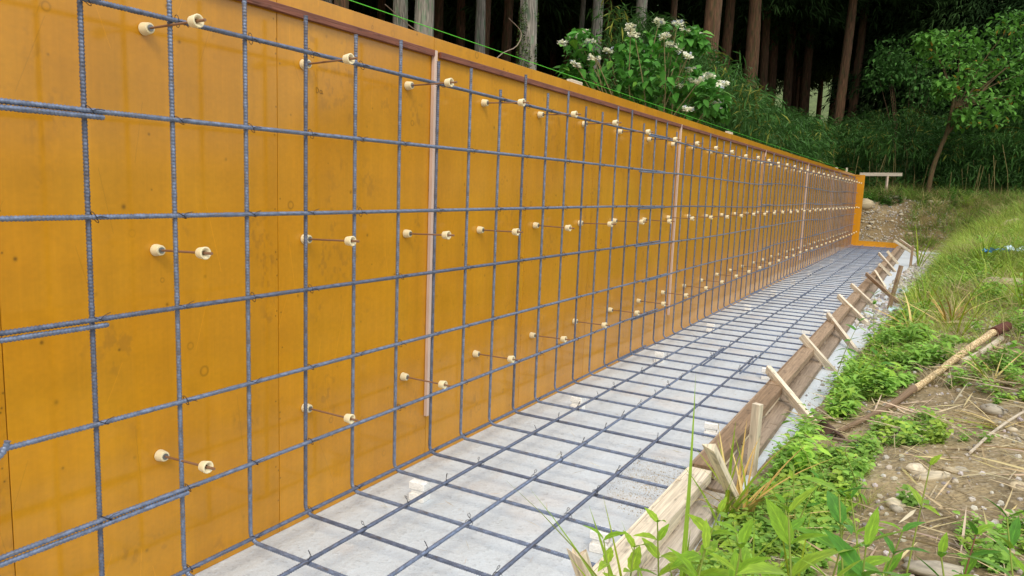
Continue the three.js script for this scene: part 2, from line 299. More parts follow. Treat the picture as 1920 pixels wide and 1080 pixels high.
// ---------------------------------------------------------------- reinforcing bars
const RB = 0.0065, VX = 0.10, HX = 0.1135, ROW = [1.694, 1.434, 1.172, 0.903, 0.627, 0.362, 0.101];
const rib = (s, a) => RB * 0.93 + ((s / 0.0092) % 1 < 0.36 ? 0.0017 : 0) + (Math.abs(Math.sin(a)) < 0.3 ? 0.0007 : 0);
const plain = () => RB;
const ribNormals = (g) => { g.computeVertexNormals(); return g; };
function along(pts, step) { const out = [pts[0].clone()]; for (let i = 1; i < pts.length; i++) { const L = pts[i].distanceTo(pts[i - 1]), n = Math.max(1, Math.round(L / step)); for (let k = 1; k <= n; k++) out.push(pts[i - 1].clone().lerp(pts[i], k / n)); } return out; }
const TOPS = [1.83, 1.83, 1.82, 1.816, 1.801, 1.828, 1.788, 1.798, 1.738, 1.843, 1.783, 1.823, 1.768, 1.762, 1.821, 1.824, 1.758, 1.807, 1.816, 1.76, 1.745, 1.784, 1.773];
const NCOL = 80;
{
  const r = rng(77);
  for (let i = 0; i < NCOL; i++) {
    const z = -0.25 * i + (i > 3 ? (r() - 0.5) * 0.012 : 0), ty = TOPS[i] ?? rr(1.74, 1.83, r), x = VX + (r() - 0.5) * 0.004, lean = (r() - 0.5) * 0.012, ex = rr(1.12, 1.146, r);
    const cr = 0.035, yb = 0.0875, pts = [V(x + lean * 0.5, ty, z + lean)];
    pts.push(V(x, yb + cr, z)); for (let k = 1; k <= 6; k++) { const a = k / 6 * Math.PI / 2; pts.push(V(x + cr - cr * Math.cos(a), yb + cr - cr * Math.sin(a), z)); }
    pts.push(V(ex, yb + (r() - 0.5) * 0.004, z + (r() - 0.5) * 0.02));
    const near = i <= 10, path = near ? along(pts, 0.0031) : pts, g = sweep(path, near ? rib : plain, near ? 8 : 6, V(0, 0, 1)); if (near) ribNormals(g);
    let past = 0; for (const s of STRIP) if (z < s) past++;
    const k = past ? i - Math.ceil(-STRIP[past - 1] / 0.25 - 0.001) + 1 : i + 1;
    const label = past ? `${ord(k)} upright rebar past the ${ord(past)} pink joint strip, bent over the slab` : `${ord(k)} upright ribbed rebar from the left edge, bent over the slab`;
    top(new THREE.Mesh(g, i % 3 ? steel : steel2), 'bent_rebar', label, 'rebar', 'upright bars of the wall mesh');
  }
}
// small wire ties, each one wrapped on a crossing
function wireGeo(kind, seed) {
  const r = rng(seed), pts = [];
  if (kind === 'wall') { for (let k = 0; k <= 7; k++) { const a = k / 7 * Math.PI * 2; pts.push(V(0.009 * Math.cos(a) + 0.002, 0.0135 * Math.sin(a), 0.0135 * Math.sin(a) * 0.8)); } pts.push(V(0.012, 0.004, -0.012), V(0.014, rr(-0.012, 0.008, r), rr(-0.03, -0.02, r))); }
  else { for (let k = 0; k <= 6; k++) { const a = k / 6 * Math.PI * 2; pts.push(V(0.011 * Math.cos(a), 0.011 * Math.sin(a) - 0.002, 0.011 * Math.cos(a))); } pts.push(V(0.004, 0.014, 0.004), V(0.008, 0.026, 0.0), V(0.004, 0.034, -0.005), V(-0.001, 0.026, -0.002), V(0.004, 0.016, 0.002)); }
  return new THREE.TubeGeometry(new THREE.CatmullRomCurve3(pts), 18, 0.0011, 4);
}
const wallWires = [1, 2, 3].map((s) => wireGeo('wall', s)), floorWires = [4, 5, 6].map((s) => wireGeo('floor', s));
const rowName = ['top', 'second', 'third', 'fourth', 'fifth', 'sixth', 'lowest'];
const segName = ['nearest length', 'second length along', 'third length along', 'fourth length along', 'farthest length'];
{
  const r = rng(99), laps = [[-4.16, -4.63], [-3.91, -4.48], [-3.96, -4.49], [-3.94, -4.48], [-4.11, -4.69], [-3.86, -4.51], [-3.7, -4.3]];
  for (let j = 0; j < 7; j++) {
    let a = 1.3; const [l0, l1] = laps[j], ends = []; const first = j === 1 || j === 3 ? 0.55 : j === 5 ? 0.4 : 1.3;
    let z0 = first, z1 = l1; while (true) { ends.push([z0, z1]); if (z1 <= END + 0.12) break; z0 = z1 + (l1 < 0 ? 0.56 : 0.56); z1 = Math.max(END + 0.1, z0 - 4.86); }
    ends.forEach(([s, e], k) => {
      const off = k % 2 ? -0.0135 : 0, ph = r() * 6, amp = k ? 0.012 : 0.004;
      const P = (z) => V(HX + 0.004 * Math.sin(z * 0.8 + ph) * (k ? 1 : 0.3), ROW[j] + off + amp * Math.sin(z * 0.9 + ph) * sstep(s, s - 1, z) * sstep(e, e + 1, z), z);
      const zs = []; if (k === 0) { for (let z = s; z > Math.max(e, -3.0); z -= 0.0031) zs.push(z); for (let z = -3.0; z > e; z -= 0.12) zs.push(z); } else for (let z = s; z > e; z -= 0.15) zs.push(z); zs.push(e);
      const path = zs.map(P), g = sweep(path, k ? plain : ((q, an) => (first - q > -3.0 ? rib(q, an) : RB)), k ? 6 : 8, V(0, 1, 0));
      if (!k) ribNormals(g);
      const bar = grp('horizontal_rebar', `${rowName[j]} horizontal rebar tied across the uprights, ${segName[Math.min(k, 4)]}`, 'rebar', 'horizontal bars of the wall mesh');
      part(bar, 'bar', g, (j + k) % 3 ? steel : steel2);
      for (let i = 0; i < NCOL; i++) { const z = -0.25 * i; if (z > s - 0.02 || z < e + 0.02 || z < -6.2 || (k && z > ends[k - 1][1])) continue; if (i > 3 && (i + j) % 2 && r() < 0.6) continue; const w = part(bar, 'tie_wire', wallWires[Math.floor(r() * 3)], wireMat); w.position.set(HX - 0.003, P(z).y, z - 0.012); w.rotation.x = rr(-0.5, 0.5, r); }
    });
  }
  // lapped bars that end near the left edge of the view
  const side = [[1, -0.045, 'second'], [3, -0.035, 'fourth'], [5, -0.26, 'sixth']];
  for (const [j, e, nm] of side) { const zs = []; for (let z = 1.3; z > e; z -= 0.0031) zs.push(z); top(new THREE.Mesh(ribNormals(sweep(zs.map((z) => V(HX + 0.003, ROW[j] - 0.0155, z)), rib, 8, V(0, 1, 0))), steel), 'lap_rebar', `short lap bar end under the ${nm} horizontal rebar at left edge`, 'rebar', 'lapped bar ends at the left'); }
  { const p = [V(HX + 0.014, ROW[4] - 0.022, 1.2), V(HX + 0.014, ROW[4] - 0.022, 0.28)]; for (let k = 1; k <= 5; k++) { const a = k / 5 * 1.5; p.push(V(HX + 0.014 + 0.008 * k / 5, ROW[4] - 0.022 + 0.05 * (1 - Math.cos(a)), 0.28 - 0.05 * Math.sin(a))); } top(new THREE.Mesh(ribNormals(sweep(along(p, 0.0031), rib, 8, V(1, 0, 0))), steel), 'hooked_rebar', 'hooked rebar end beside the fifth horizontal bar at left edge', 'rebar', 'lapped bar ends at the left'); }
  // three bars along the slab
  const fx = [0.372, 0.638, 0.902], fn = ['nearest the wall', 'in the middle', 'nearest the timber edge'], fl = [[-3.25, -3.9], [-3.7, -4.6], [-3.9, -4.5]];
  fx.forEach((x, j) => {
    let z0 = 1.2, z1 = fl[j][1], k = 0; const y = 0.1015;
    while (true) {
      const ph = r() * 6, off = k % 2 ? 0.0145 : 0, P = (z) => V(x + off + (k ? 0.012 : 0.005) * Math.sin(z * 0.7 + ph), y + (k ? 0.006 : 0.002) * Math.sin(z * 1.1 + ph), z), zs = [];
      if (!k) for (let z = z0; z > -2.2; z -= 0.0031) zs.push(z); for (let z = k ? z0 : -2.2; z > z1; z -= 0.14) zs.push(z); zs.push(z1); const kk = k, zz = z0;
      const bar = grp('slab_rebar', `rebar lying along the slab ${fn[j]}, ${segName[Math.min(k, 4)]}`, 'rebar', 'bars along the slab');
      const bg = sweep(zs.map(P), kk ? plain : ((q, a) => (zz - q > -2.2 ? rib(q, a) : RB)), kk ? 6 : 8, V(0, 1, 0)); if (!kk) ribNormals(bg); part(bar, 'bar', bg, (j + k) % 2 ? steel : steel2);
      for (let i = 0; i < NCOL; i++) { const z = -0.25 * i; if (z > z0 - 0.02 || z < z1 + 0.02 || z < -6.6) continue; if (r() < 0.3) continue; const w = part(bar, 'tie_wire', floorWires[Math.floor(r() * 3)], wireMat); w.position.set(P(z).x, y, z); w.rotation.y = r() * 6.28; w.rotation.z = rr(-0.4, 0.4, r); }
      if (z1 <= END + 0.12) break; z0 = z1 + 0.62; z1 = Math.max(END + 0.1, z0 - 4.9); k++;
    }
  });
}
console.log('rebar done');

// ---------------------------------------------------------------- form ties
{
  const cone = (() => { const p = [[0.0, 0], [0.0165, 0], [0.018, 0.002], [0.0148, 0.027], [0.0135, 0.0282], [0.005, 0.0282], [0, 0.0282]].map(([a, b]) => new THREE.Vector2(a, b)); const g = new THREE.LatheGeometry(p, 14); g.rotateZ(-Math.PI / 2); return g; })();   // wide face at x = 0, narrow towards +x
  const hollow = (() => { const p = [[0.0055, 0.012], [0.012, 0.001], [0.0165, 0], [0.0182, 0.002], [0.0150, 0.027], [0.0135, 0.0282], [0.004, 0.0282]].map(([a, b]) => new THREE.Vector2(a, b)); const g = new THREE.LatheGeometry(p, 14); g.rotateZ(Math.PI / 2); return g; })();
  const rod = new THREE.CylinderGeometry(0.0034, 0.0034, 0.178, 7); rod.rotateZ(Math.PI / 2);
  const bolt = new THREE.CylinderGeometry(0.0042, 0.0042, 0.042, 7); bolt.rotateZ(Math.PI / 2);
  const washer = new THREE.CylinderGeometry(0.0095, 0.0095, 0.003, 10); washer.rotateZ(Math.PI / 2);
  const r = rng(31), rows = [[1.678, 'top'], [1.068, 'middle'], [0.438, 'bottom']]; let proto;
  for (const [y, nm] of rows) for (let i = 0; i < 34; i++) {
    const z = -0.245 - 0.588 * i; if (z < END + 0.1) continue; let t;
    const label = `${nm} row form tie with two cream plastic cones, ${ord(i + 1)} from the left`;
    if (!proto) {
      t = proto = grp('form_tie', label, 'form tie', 'form ties through the wall mesh');
      part(t, 'rod', rod, rodMat).position.x = 0.114; const ci = part(t, 'plastic_cone', cone, coneMat), co = part(t, 'plastic_cone', hollow, coneMat); ci.position.x = 0.0004; co.position.x = 0.2285;
      part(co, 'bolt', bolt, rodMat).position.x = 0.004;
      part(ci, 'washer', washer, washerMat).position.x = 0.0298; part(co, 'washer', washer, washerMat).position.x = -0.028;
    } else { t = proto.clone(); t.userData = { ...proto.userData }; top(t, 'form_tie', label, 'form tie', 'form ties through the wall mesh'); }
    t.position.set(0, y + (r() - 0.5) * 0.012, z + (r() - 0.5) * 0.02); t.rotation.set(0, (r() - 0.5) * 0.07, (i ? 0.01 : 0.05) + (r() - 0.5) * 0.05);
  }
}
// ---------------------------------------------------------------- concrete spacer blocks
{
  const half = new RoundedBoxGeometry(0.072, 0.031, 0.058, 1, 0.004), waist = new RoundedBoxGeometry(0.056, 0.026, 0.044, 1, 0.003);
  const L = [-1.25, -2.75, -4.25, -5.75, -7.25, -8.75, -10.25, -11.75, -13.25, -14.75, -16.25, -17.75], Rr = [-1.25, -2.75, -4.25, -6.0, -7.5, -9.0, -10.5, -12, -13.5, -15, -16.5, -18], r = rng(55);
  for (const [zs, x, nm] of [[L, 0.245, 'formwork wall'], [Rr, 1.035, 'timber edge']]) zs.forEach((z, i) => {
    const b = grp('spacer_block', `white concrete spacer block under the bars by the ${nm}, ${ord(i + 1)} nearest`, 'spacer block', 'concrete spacer blocks on the slab');
    b.position.set(x + (r() - 0.5) * 0.02, 0, z + (r() - 0.5) * 0.03); b.rotation.y = (r() - 0.5) * 0.3;
    part(b, 'foot', half, blockMat).position.y = 0.0152; part(b, 'waist', waist, blockMat).position.y = 0.040; part(b, 'head', half, blockMat).position.y = 0.0645;
  });
}
// ---------------------------------------------------------------- timber edge form
{
  const runs = [[0.6, -1.93, woodGrey, woodPale, 'pale new'], [-1.955, -3.55, woodBrown, woodBrown2, 'dark brown'], [-3.57, -6.7, woodBrown2, woodBrown, 'weathered brown'], [-6.72, -9.4, woodBrown2, woodBrown2, 'light brown'], [-9.42, -13.3, woodBrown, woodBrown2, 'shadow-brown'], [-13.32, END - 0.02, woodBrown2, woodBrown, 'farthest brown']];
  const names = ['nearest', 'second nearest', 'third', 'fourth', 'fifth', 'farthest'];
  runs.forEach(([a, b, side, topM], k) => {
    const L = a - b, zc = (a + b) / 2, r = rng(300 + k), t = grp('edge_form', `${['pale grey', 'dark brown', 'brown', 'light brown', 'brown', 'brown'][k]} timber edge form along the slab, ${names[k]} run`, 'edge form', 'timber edge forms'), y0 = k === 0 ? -0.006 : 0;
    part(t, 'inner_board', timber(0.014, 0.128, L, 0.0015, k), topM).position.set(1.155, 0.066 + y0, zc);
    part(t, 'top_timber', timber(0.088, 0.05, L, 0.004, k + 3), k === 0 ? woodPale2 : side).position.set(1.2085, 0.111 + y0, zc);
    part(t, 'bottom_timber', timber(0.155, 0.042, L - 0.004, 0.004, k + 5), k === 0 ? woodGrey : woodDirty).position.set(1.245, 0.0222, zc);
    for (let z = a - 0.25; z > b + 0.1; z -= 0.47) part(t, 'spacer', timber(0.05, 0.042, 0.09, 0.003, z), r() < 0.5 ? woodDirty : woodGrey).position.set(1.2 + r() * 0.012, 0.0645 + y0 * 0.5, z);
    if (k < 2) for (let z = a - 0.1; z > b + 0.3; z -= 0.55) part(t, 'side_board', timber(0.012, 0.034, 0.42, 0.002, z), woodPale).position.set(1.233, 0.0655 + y0 * 0.5, z - 0.2);
  });
  // stakes and braces
  const nm = 'bracing stakes along the edge form', B = [[[1.123, 0.182, -3.76], [1.562, 0.0, -3.106]], [[1.145, 0.216, -4.934], [1.43, -0.03, -4.82]], [[1.159, 0.185, -6.42], [1.51, 0.0, -5.613]], [[1.11, 0.219, -7.692], [1.46, 0.0, -7.27]], [[1.12, 0.22, -8.962], [1.45, 0.0, -8.6]], [[1.18, 0.24, -10.4], [1.66, 0.02, -9.2]], [[1.206, 0.175, -11.666], [1.415, 0.02, -10.84]], [[1.19, 0.2, -12.85], [1.38, 0.0, -13.07]], [[1.072, 0.273, -14.559], [1.41, 0.0, -13.87]], [[1.15, 0.25, -15.8], [1.36, 0.0, -15.87]], [[1.2, 0.40, -17.2], [1.7, 0.02, -18.0]], [[1.22, 0.33, -19.4], [1.82, 0.02, -18.2]]];
  B.forEach(([a, b], i) => { const m = i === 5 ? woodBrown2 : i % 3 ? woodPale2 : woodPale; top(new THREE.Mesh(beam(V(...a), V(...b), 0.03, 0.052, i * 0.37), m), 'brace_stake', `${i === 5 ? 'brown' : 'pale'} timber brace leaning on the edge form, ${ord(i + 1)} from the camera`, 'stake', nm); });
  top(new THREE.Mesh(beam(V(1.34, 0.34, -2.33), V(1.338, -0.06, -2.325), 0.04, 0.034, 0.2), woodPale2), 'upright_stake', 'upright square stake outside the dark brown edge form', 'stake');
  top(new THREE.Mesh(beam(V(1.657, 0.53, -8.67), V(1.57, -0.05, -8.6), 0.04, 0.034, 0.9), woodBrown2), 'leaning_stake', 'brown stake leaning in the gravel strip beside the braces', 'stake');
  top(new THREE.Mesh(beam(V(1.61, 0.42, -15.4), V(1.6, -0.05, -15.4), 0.05, 0.045, 1.9), woodBrown2), 'short_stake', 'short thick brown stake near the far end braces', 'stake');
  // splintered stakes: the top is torn
  function splinter(a, b, w, h, seed) {
    const g = beam(a, b, w, h, seed), p = g.attributes.position, d = a.clone().sub(b).normalize(), r = rng(seed), q = V(); const off = new Map();
    for (let i = 0; i < p.count; i++) { q.fromBufferAttribute(p, i); if (q.clone().sub(a).dot(d) > -0.02) { const k = `${q.x.toFixed(2)}${q.z.toFixed(2)}`; if (!off.has(k)) off.set(k, rr(-0.03, 0.04, r)); q.addScaledVector(d, off.get(k)); p.setXYZ(i, q.x, q.y, q.z); } } g.computeVertexNormals(); return g;
  }
  top(new THREE.Mesh(splinter(V(1.33, 0.36, -1.55), V(1.40, -0.05, -1.93), 0.04, 0.028, 7), woodPale), 'splintered_stake', 'pale splintered stake in dry grass beside the edge form joint', 'stake');
  top(new THREE.Mesh(splinter(V(1.195, 0.27, -0.70), V(1.235, -0.02, -0.83), 0.05, 0.03, 9), woodPale), 'broken_stake', 'stub of a pale broken stake at the bottom edge of the photo', 'stake');
}
// batter board behind the end
{
  const t = grp('batter_board', 'grey wooden batter board on a post behind the end form', 'batter board');
  part(t, 'rail', beam(V(-0.17, 2.01, -23.35), V(0.93, 2.05, -23.98), 0.022, 0.1, 0.3), woodGrey);
  part(t, 'post', beam(V(0.55, 2.09, -23.79), V(0.56, 1.2, -23.80), 0.06, 0.05, 0.7), woodPink);
}
top(new THREE.Mesh(sweep([V(-0.03, 1.955, 1.3), V(-0.03, 1.953, -8), V(-0.03, 1.956, -19.9)], () => 0.0019, 5, V(0, 1, 0)), std({ color: 0x59d62a, roughness: 0.5 })), 'string_line', 'thin green string line stretched above the orange formwork', 'string');
console.log('works done');
// ---------------------------------------------------------------- stones, gravel, straw, litter
const rocks = [1, 2, 3, 4, 5].map((s) => rockGeo(s, 0.62 + 0.06 * (s % 3)));
{
  const r = rng(404), put = (x, z, s, sink = 0.3, k) => { const m = part(soil, 'stone', rocks[k ?? Math.floor(r() * 5)], stoneMats[Math.floor(r() * 4)]); m.position.set(x, ground(x, z) + s * (0.45 - sink), z); m.scale.set(s * rr(0.8, 1.35, r), s * rr(0.7, 1, r), s * rr(0.8, 1.1, r)); m.rotation.set(rr(-0.2, 0.2, r), r() * 6.28, rr(-0.2, 0.2, r)); return m; };
  const fixed = [[2.0, -2.42, 0.05], [2.13, -2.46, 0.03], [2.16, -2.5, 0.028], [2.01, -2.2, 0.03], [1.985, -2.1, 0.028], [1.94, -2.0, 0.033], [2.33, -3.47, 0.06], [2.34, -2.25, 0.03], [2.3, -2.0, 0.03]];
  for (const [x, z, s] of fixed) put(x, z, s, 0.35);
  { const m = put(2.06, -2.36, 0.052, 0.42, 2); m.scale.set(0.085, 0.035, 0.04); m.rotation.y = 0.7; }
  for (let i = 0; i < 150; i++) { const z = rr(-0.9, -6.5, r), x = edgeX(z) + rr(0.25, 1.6, r); put(x, z, 0.008 + 0.022 * Math.pow(r(), 2.2), 0.3); }
  for (let i = 0; i < 170; i++) { const z = rr(-20.6, -23.2, r), x = rr(0.1, 2.3, r); put(x, z, 0.018 + 0.06 * Math.pow(r(), 3), 0.25); }
  const boulder = top(new THREE.Mesh(rocks[3], stoneMats[1]), 'boulder', 'large pale rounded boulder on the bank right of the end form', 'boulder'); boulder.scale.set(0.27, 0.26, 0.24); boulder.position.set(0.12, ground(0.12, -22.45) + 0.12, -22.45); boulder.rotation.y = 0.5;
  const b2 = top(new THREE.Mesh(rocks[1], stoneMats[1]), 'boulder', 'whitish boulder in the grass high on the right bank', 'boulder'); b2.scale.set(0.30, 0.26, 0.28); b2.position.set(3.3, ground(3.3, -17) - 0.05, -17.0); b2.rotation.set(0.2, 1.1, 0.15);
  const b3 = top(new THREE.Mesh(rocks[0], stoneMats[1]), 'boulder', 'half buried tan rock in the grass at the right edge', 'boulder'); b3.scale.set(0.22, 0.1, 0.2); b3.position.set(2.66, ground(2.66, -8) + 0.03, -8.0);
  const b4 = top(new THREE.Mesh(rocks[2], stoneMats[2]), 'boulder', 'smooth grey rock among the leaves at the bottom right', 'boulder'); b4.scale.set(0.10, 0.035, 0.05); b4.position.set(2.08, ground(2.08, -1.48) + 0.008, -1.48); b4.rotation.y = 0.4;
  // gravel: too small and many to count
  const n = 7000, gm = new THREE.InstancedMesh(new THREE.IcosahedronGeometry(1, 0), std({ roughness: 1 }), n), c = new THREE.Color(); let k = 0;
  while (k < n) {
    const q = r(); let x, z, s;
    if (q < 0.5) { z = rr(-0.6, -7, r); x = edgeX(z) + rr(-0.12, 1.7, r); if (x < 1.34) continue; s = 0.003 + 0.014 * Math.pow(r(), 2.5); } else if (q < 0.75) { z = rr(-7, -19.5, r); x = edgeX(z) + rr(-0.35, 0.25, r); s = rr(0.008, 0.035, r); } else { z = rr(-20.5, -23.5, r); x = rr(-0.1, 2.6, r); s = rr(0.008, 0.03, r); }
    gm.setMatrixAt(k, mat4(V(x, Math.max(ground(x, z), x < edgeX(z) + 0.1 ? 0.001 : -9) + s * 0.2, z), new THREE.Euler(r() * 6, r() * 6, r() * 6), V(s, s * rr(0.6, 1, r), s * rr(0.6, 1.1, r))));
    const g = rr(0.22, 0.6, r); c.setRGB(g, g * rr(0.86, 0.97, r), g * rr(0.68, 0.92, r)); gm.setColorAt(k, c); k++;
  }
  top(gm, 'gravel', 'loose gravel scattered over the soil and slab margin', 'gravel', null, 'stuff');
  // dry straw and twigs
  const sg = leafGeo(1, 0.035, { fold: 0.3, droop: 0.12, segs: 3 }), ns = 7000, st = new THREE.InstancedMesh(sg, instStraw, ns); k = 0;
  while (k < ns) {
    const q = r(); let x, z, L = 0.06 + 0.32 * Math.pow(r(), 2);
    if (q < 0.62) { z = rr(-1.0, -8, r); x = edgeX(z) + 0.1 + rr(0.0, 1.7, r); if (fbm(x * 1.8, z * 1.8, 3, 451) < 0.42) continue; } else if (q < 0.9) { z = rr(-8, -20, r); x = edgeX(z) + rr(0.1, 2.2, r); } else if (q < 0.93) { z = rr(-0.8, -7, r); x = rr(0.15, 1.12, r); L = rr(0.02, 0.08, r); } else { z = rr(-20.8, -24, r); x = rr(0.2, 3, r); }
    st.setMatrixAt(k, mat4(V(x, Math.max(ground(x, z), 0.001) + 0.006, z), EU(rr(-1, 1, r), r() * 6.28, rr(-0.05, 0.35, r)), V(L, L * 0.6, L * rr(0.4, 1.1, r))));
    const g = rr(0.3, 0.62, r); c.setRGB(g, g * rr(0.72, 0.88, r), g * rr(0.35, 0.6, r)); st.setColorAt(k, c); k++;
  }
  top(st, 'dry_straw', 'dry straw and dead grass strewn over the soil bank', 'straw', null, 'stuff');
  // a patch of sand and grit on the slab by the timber joint
  const np = 3200, sp = new THREE.InstancedMesh(new THREE.IcosahedronGeometry(1, 0), std({ roughness: 1 }), np);
  for (k = 0; k < np; k++) { const a = r() * 6.28, d = Math.pow(r(), 0.8), x = 0.98 + Math.cos(a) * d * 0.19, z = -1.95 + Math.sin(a) * d * 0.34 + (x - 0.98) * 0.5, s = r() < 0.05 ? rr(0.002, 0.004, r) : rr(0.0006, 0.0018, r); sp.setMatrixAt(k, mat4(V(Math.min(x, 1.14), s * 0.4, z), new THREE.Euler(r() * 6, r() * 6, 0), s)); const g = rr(0.34, 0.56, r); c.setRGB(g, g * 0.88, g * 0.70); sp.setColorAt(k, c); }
  top(sp, 'sand_patch', 'patch of tan sand and grit on the slab by the dark timber joint', 'sand', null, 'stuff');
}
// fallen pole, bark piece, scraps
{
  const P = (x, z, o = 0.03) => V(x, Math.max(0, ground(x, z)) + o, z);
  const nR = (amp, s0) => (s, a) => amp * (0.82 + 0.36 * fbm(s * 9 + s0, a * 0.8 + s0, 3, 500));
  const t = grp('fallen_pole', 'weathered fallen pole with flaking pale bark lying on the bank', 'pole');
  const speck = tex(128, 256, (x, y) => { const n = sstep(0.5, 0.62, fbm(x / 4, y / 6, 4, 510, 32, 43)); const f = 0.85 + 0.3 * fbm(x / 30, y / 40, 3, 515); return [lerp(168, 226, n) * f, lerp(142, 206, n) * f, lerp(104, 162, n) * f]; }); speck.repeat.set(1, 3);
  const curve = (L, n) => new THREE.CatmullRomCurve3(L).getPoints(n);
  part(t, 'pale_shaft', sweep(curve([P(2.42, -5.2, 0.09), P(2.23, -4.7, 0.07), P(2.06, -4.2, 0.05), P(1.93, -3.75, 0.045)], 26), (s, a, q) => (0.025 - 0.007 * Math.abs(q - 0.1)) * (0.74 + 0.52 * fbm(s * 7 + 3, a * 1.1 + 3, 3, 500)), 10, V(0, 1, 0)), std({ map: speck, roughness: 0.95 }));
  part(t, 'dark_shaft', sweep(curve([P(1.95, -3.8, 0.05), P(1.84, -3.5, 0.04), P(1.72, -3.22, 0.025), P(1.63, -3.06, 0.02)], 24), (s, a, q) => (0.022 - 0.010 * q) * (0.7 + 0.6 * fbm(s * 6, a * 1.3 + 4, 3, 509)), 9, V(0, 1, 0)), woodBrown);
  part(t, 'broken_end', sweep(curve([P(2.40, -5.14, 0.09), P(2.49, -5.36, 0.07)], 8), nR(0.036, 5), 8, V(0, 1, 0)), std({ color: 0x5a3226, roughness: 1 }));
  top(new THREE.Mesh(sweep(curve([P(2.45, -5.2, 0.02), P(2.3, -4.75, 0.02), P(2.2, -4.55, 0.02)], 14), nR(0.022, 13), 7, V(0, 1, 0)), woodPale2), 'fallen_stick', 'pale stick lying under the top of the fallen pole', 'stick');
  top(new THREE.Mesh(sweep(curve([P(1.56, -2.86, 0.05), P(1.72, -2.78, 0.045), P(1.86, -2.9, 0.03), P(1.98, -2.95, 0.03)], 16), nR(0.009, 21), 6, V(0, 1, 0)), woodDirty), 'twig', 'thin grey twig lying across the foot of the first brace', 'stick');
  const bk = grp('bark_piece', 'folded dark brown piece of bark at the foot of the first brace', 'bark'); const bm = std({ color: 0x584338, map: woodMap, roughness: 1 });
  const a = part(bk, 'flap', metricUV(new RoundedBoxGeometry(0.10, 0.008, 0.13, 1, 0.003), 'z'), bm); a.rotation.set(0.2, 0.5, 0.75); a.position.set(1.55, 0.065, -3.02); const b = part(bk, 'flap', metricUV(new RoundedBoxGeometry(0.11, 0.008, 0.13, 1, 0.003), 'z'), bm); b.rotation.set(0.1, 0.5, -0.65); b.position.set(1.625, 0.065, -3.04);
  top(new THREE.Mesh(sweep(curve([P(2.7, -3.6, 0.06), P(2.45, -3.3, 0.05), P(2.3, -3.0, 0.02), P(2.2, -2.7, 0.02)], 16), nR(0.007, 33), 6, V(0, 1, 0)), woodPale2), 'twig', 'long bent straw-coloured stalk on the soil at the right edge', 'stick');
  // crumpled plastic
  function crumple(w, d, seed) { const g = new THREE.PlaneGeometry(w, d, 14, 10); g.rotateX(-Math.PI / 2); const p = g.attributes.position; for (let i = 0; i < p.count; i++) { const x = p.getX(i), z = p.getZ(i); p.setXYZ(i, x + 0.25 * w * (fbm(x * 9 / w * 0.3 + 5, z * 3 / d, 3, seed) - 0.5), 0.9 * d * fbm(x / w * 5 + 9, z / d * 4 + 4, 3, seed + 3), z + 0.4 * d * (fbm(x / w * 3, z / d * 3, 3, seed + 8) - 0.5)); } g.computeVertexNormals(); return g; }
  const blue = phy({ color: 0x2f93e0, roughness: 0.4, side: THREE.DoubleSide }), pale = phy({ color: 0xbfd9e6, roughness: 0.35, side: THREE.DoubleSide });
  const L = [[2.74, -11.5, 0.34, 0.16, blue, 'bright blue plastic sheet scrap in the grass on the right bank'], [2.98, -11.3, 0.36, 0.14, pale, 'pale plastic sheet beside the blue scrap on the right bank'], [1.68, -10.2, 0.2, 0.13, pale, 'pale blue crumpled plastic in the gravel beyond the brown leaning stake'], [1.70, -8.0, 0.2, 0.1, pale, 'whitish blue crumpled plastic in the grass before the brown leaning stake'], [1.75, -2.8, 0.045, 0.03, blue, 'tiny blue plastic shred on bare soil near the first brace'], [1.40, -0.98, 0.12, 0.07, blue, 'blue and white plastic wrapper among the leaves at the bottom']];
  L.forEach(([x, z, w, d, m, lab], i) => { const s = top(new THREE.Mesh(crumple(w, d, 600 + i), m), 'plastic_scrap', lab, 'litter'); s.position.set(x, Math.max(0, ground(x, z)) + (i < 2 ? 0.03 : 0.012), z); s.rotation.y = i < 2 ? 0.5 : i; });
}
console.log('debris done');
// ---------------------------------------------------------------- grass
const bladeTuft = (n, seed, wid = 0.02) => {
  const r = rng(seed), a = new Acc();
  for (let i = 0; i < n; i++) { const L = rr(0.55, 1.1, r), g = leafGeo(L, wid * rr(0.7, 1.4, r), { fold: 0.4, droop: rr(0.25, 0.75, r), segs: 4, shape: 0.45 }); a.add(g, mat4(V(rr(-0.08, 0.08, r), 0, rr(-0.08, 0.08, r)), EU(rr(-0.3, 0.3, r), r() * 6.28, rr(0.75, 1.5, r)), 1), [1, 1, 1]); }
  const g = a.build(); g.deleteAttribute('color'); return g;
};
const weedTuft = (n, seed, ll = 0.3, lw = 0.16) => {
  const r = rng(seed), a = new Acc();
  for (let s = 0; s < n; s++) { const az = r() * 6.28, lean = rr(0.1, 0.6, r), h = rr(0.4, 1, r); for (let k = 0; k < 6; k++) { const t = (k + 1) / 6, p = V(Math.cos(az) * lean * h * t, h * t, -Math.sin(az) * lean * h * t), g = leafGeo(ll * rr(0.6, 1.1, r), lw * rr(0.7, 1.2, r), { droop: 0.3, segs: 3 }); a.add(g, mat4(p, EU(rr(-0.5, 0.5, r), k * 2.4 + az, rr(-0.2, 0.7, r)), 1), [1, 1, 1]); } }
  const g = a.build(); g.deleteAttribute('color'); return g;
};
const softN = (x, z, s) => fbm(x * 1.4 + 31, z * 1.4 + 67, 3, s);
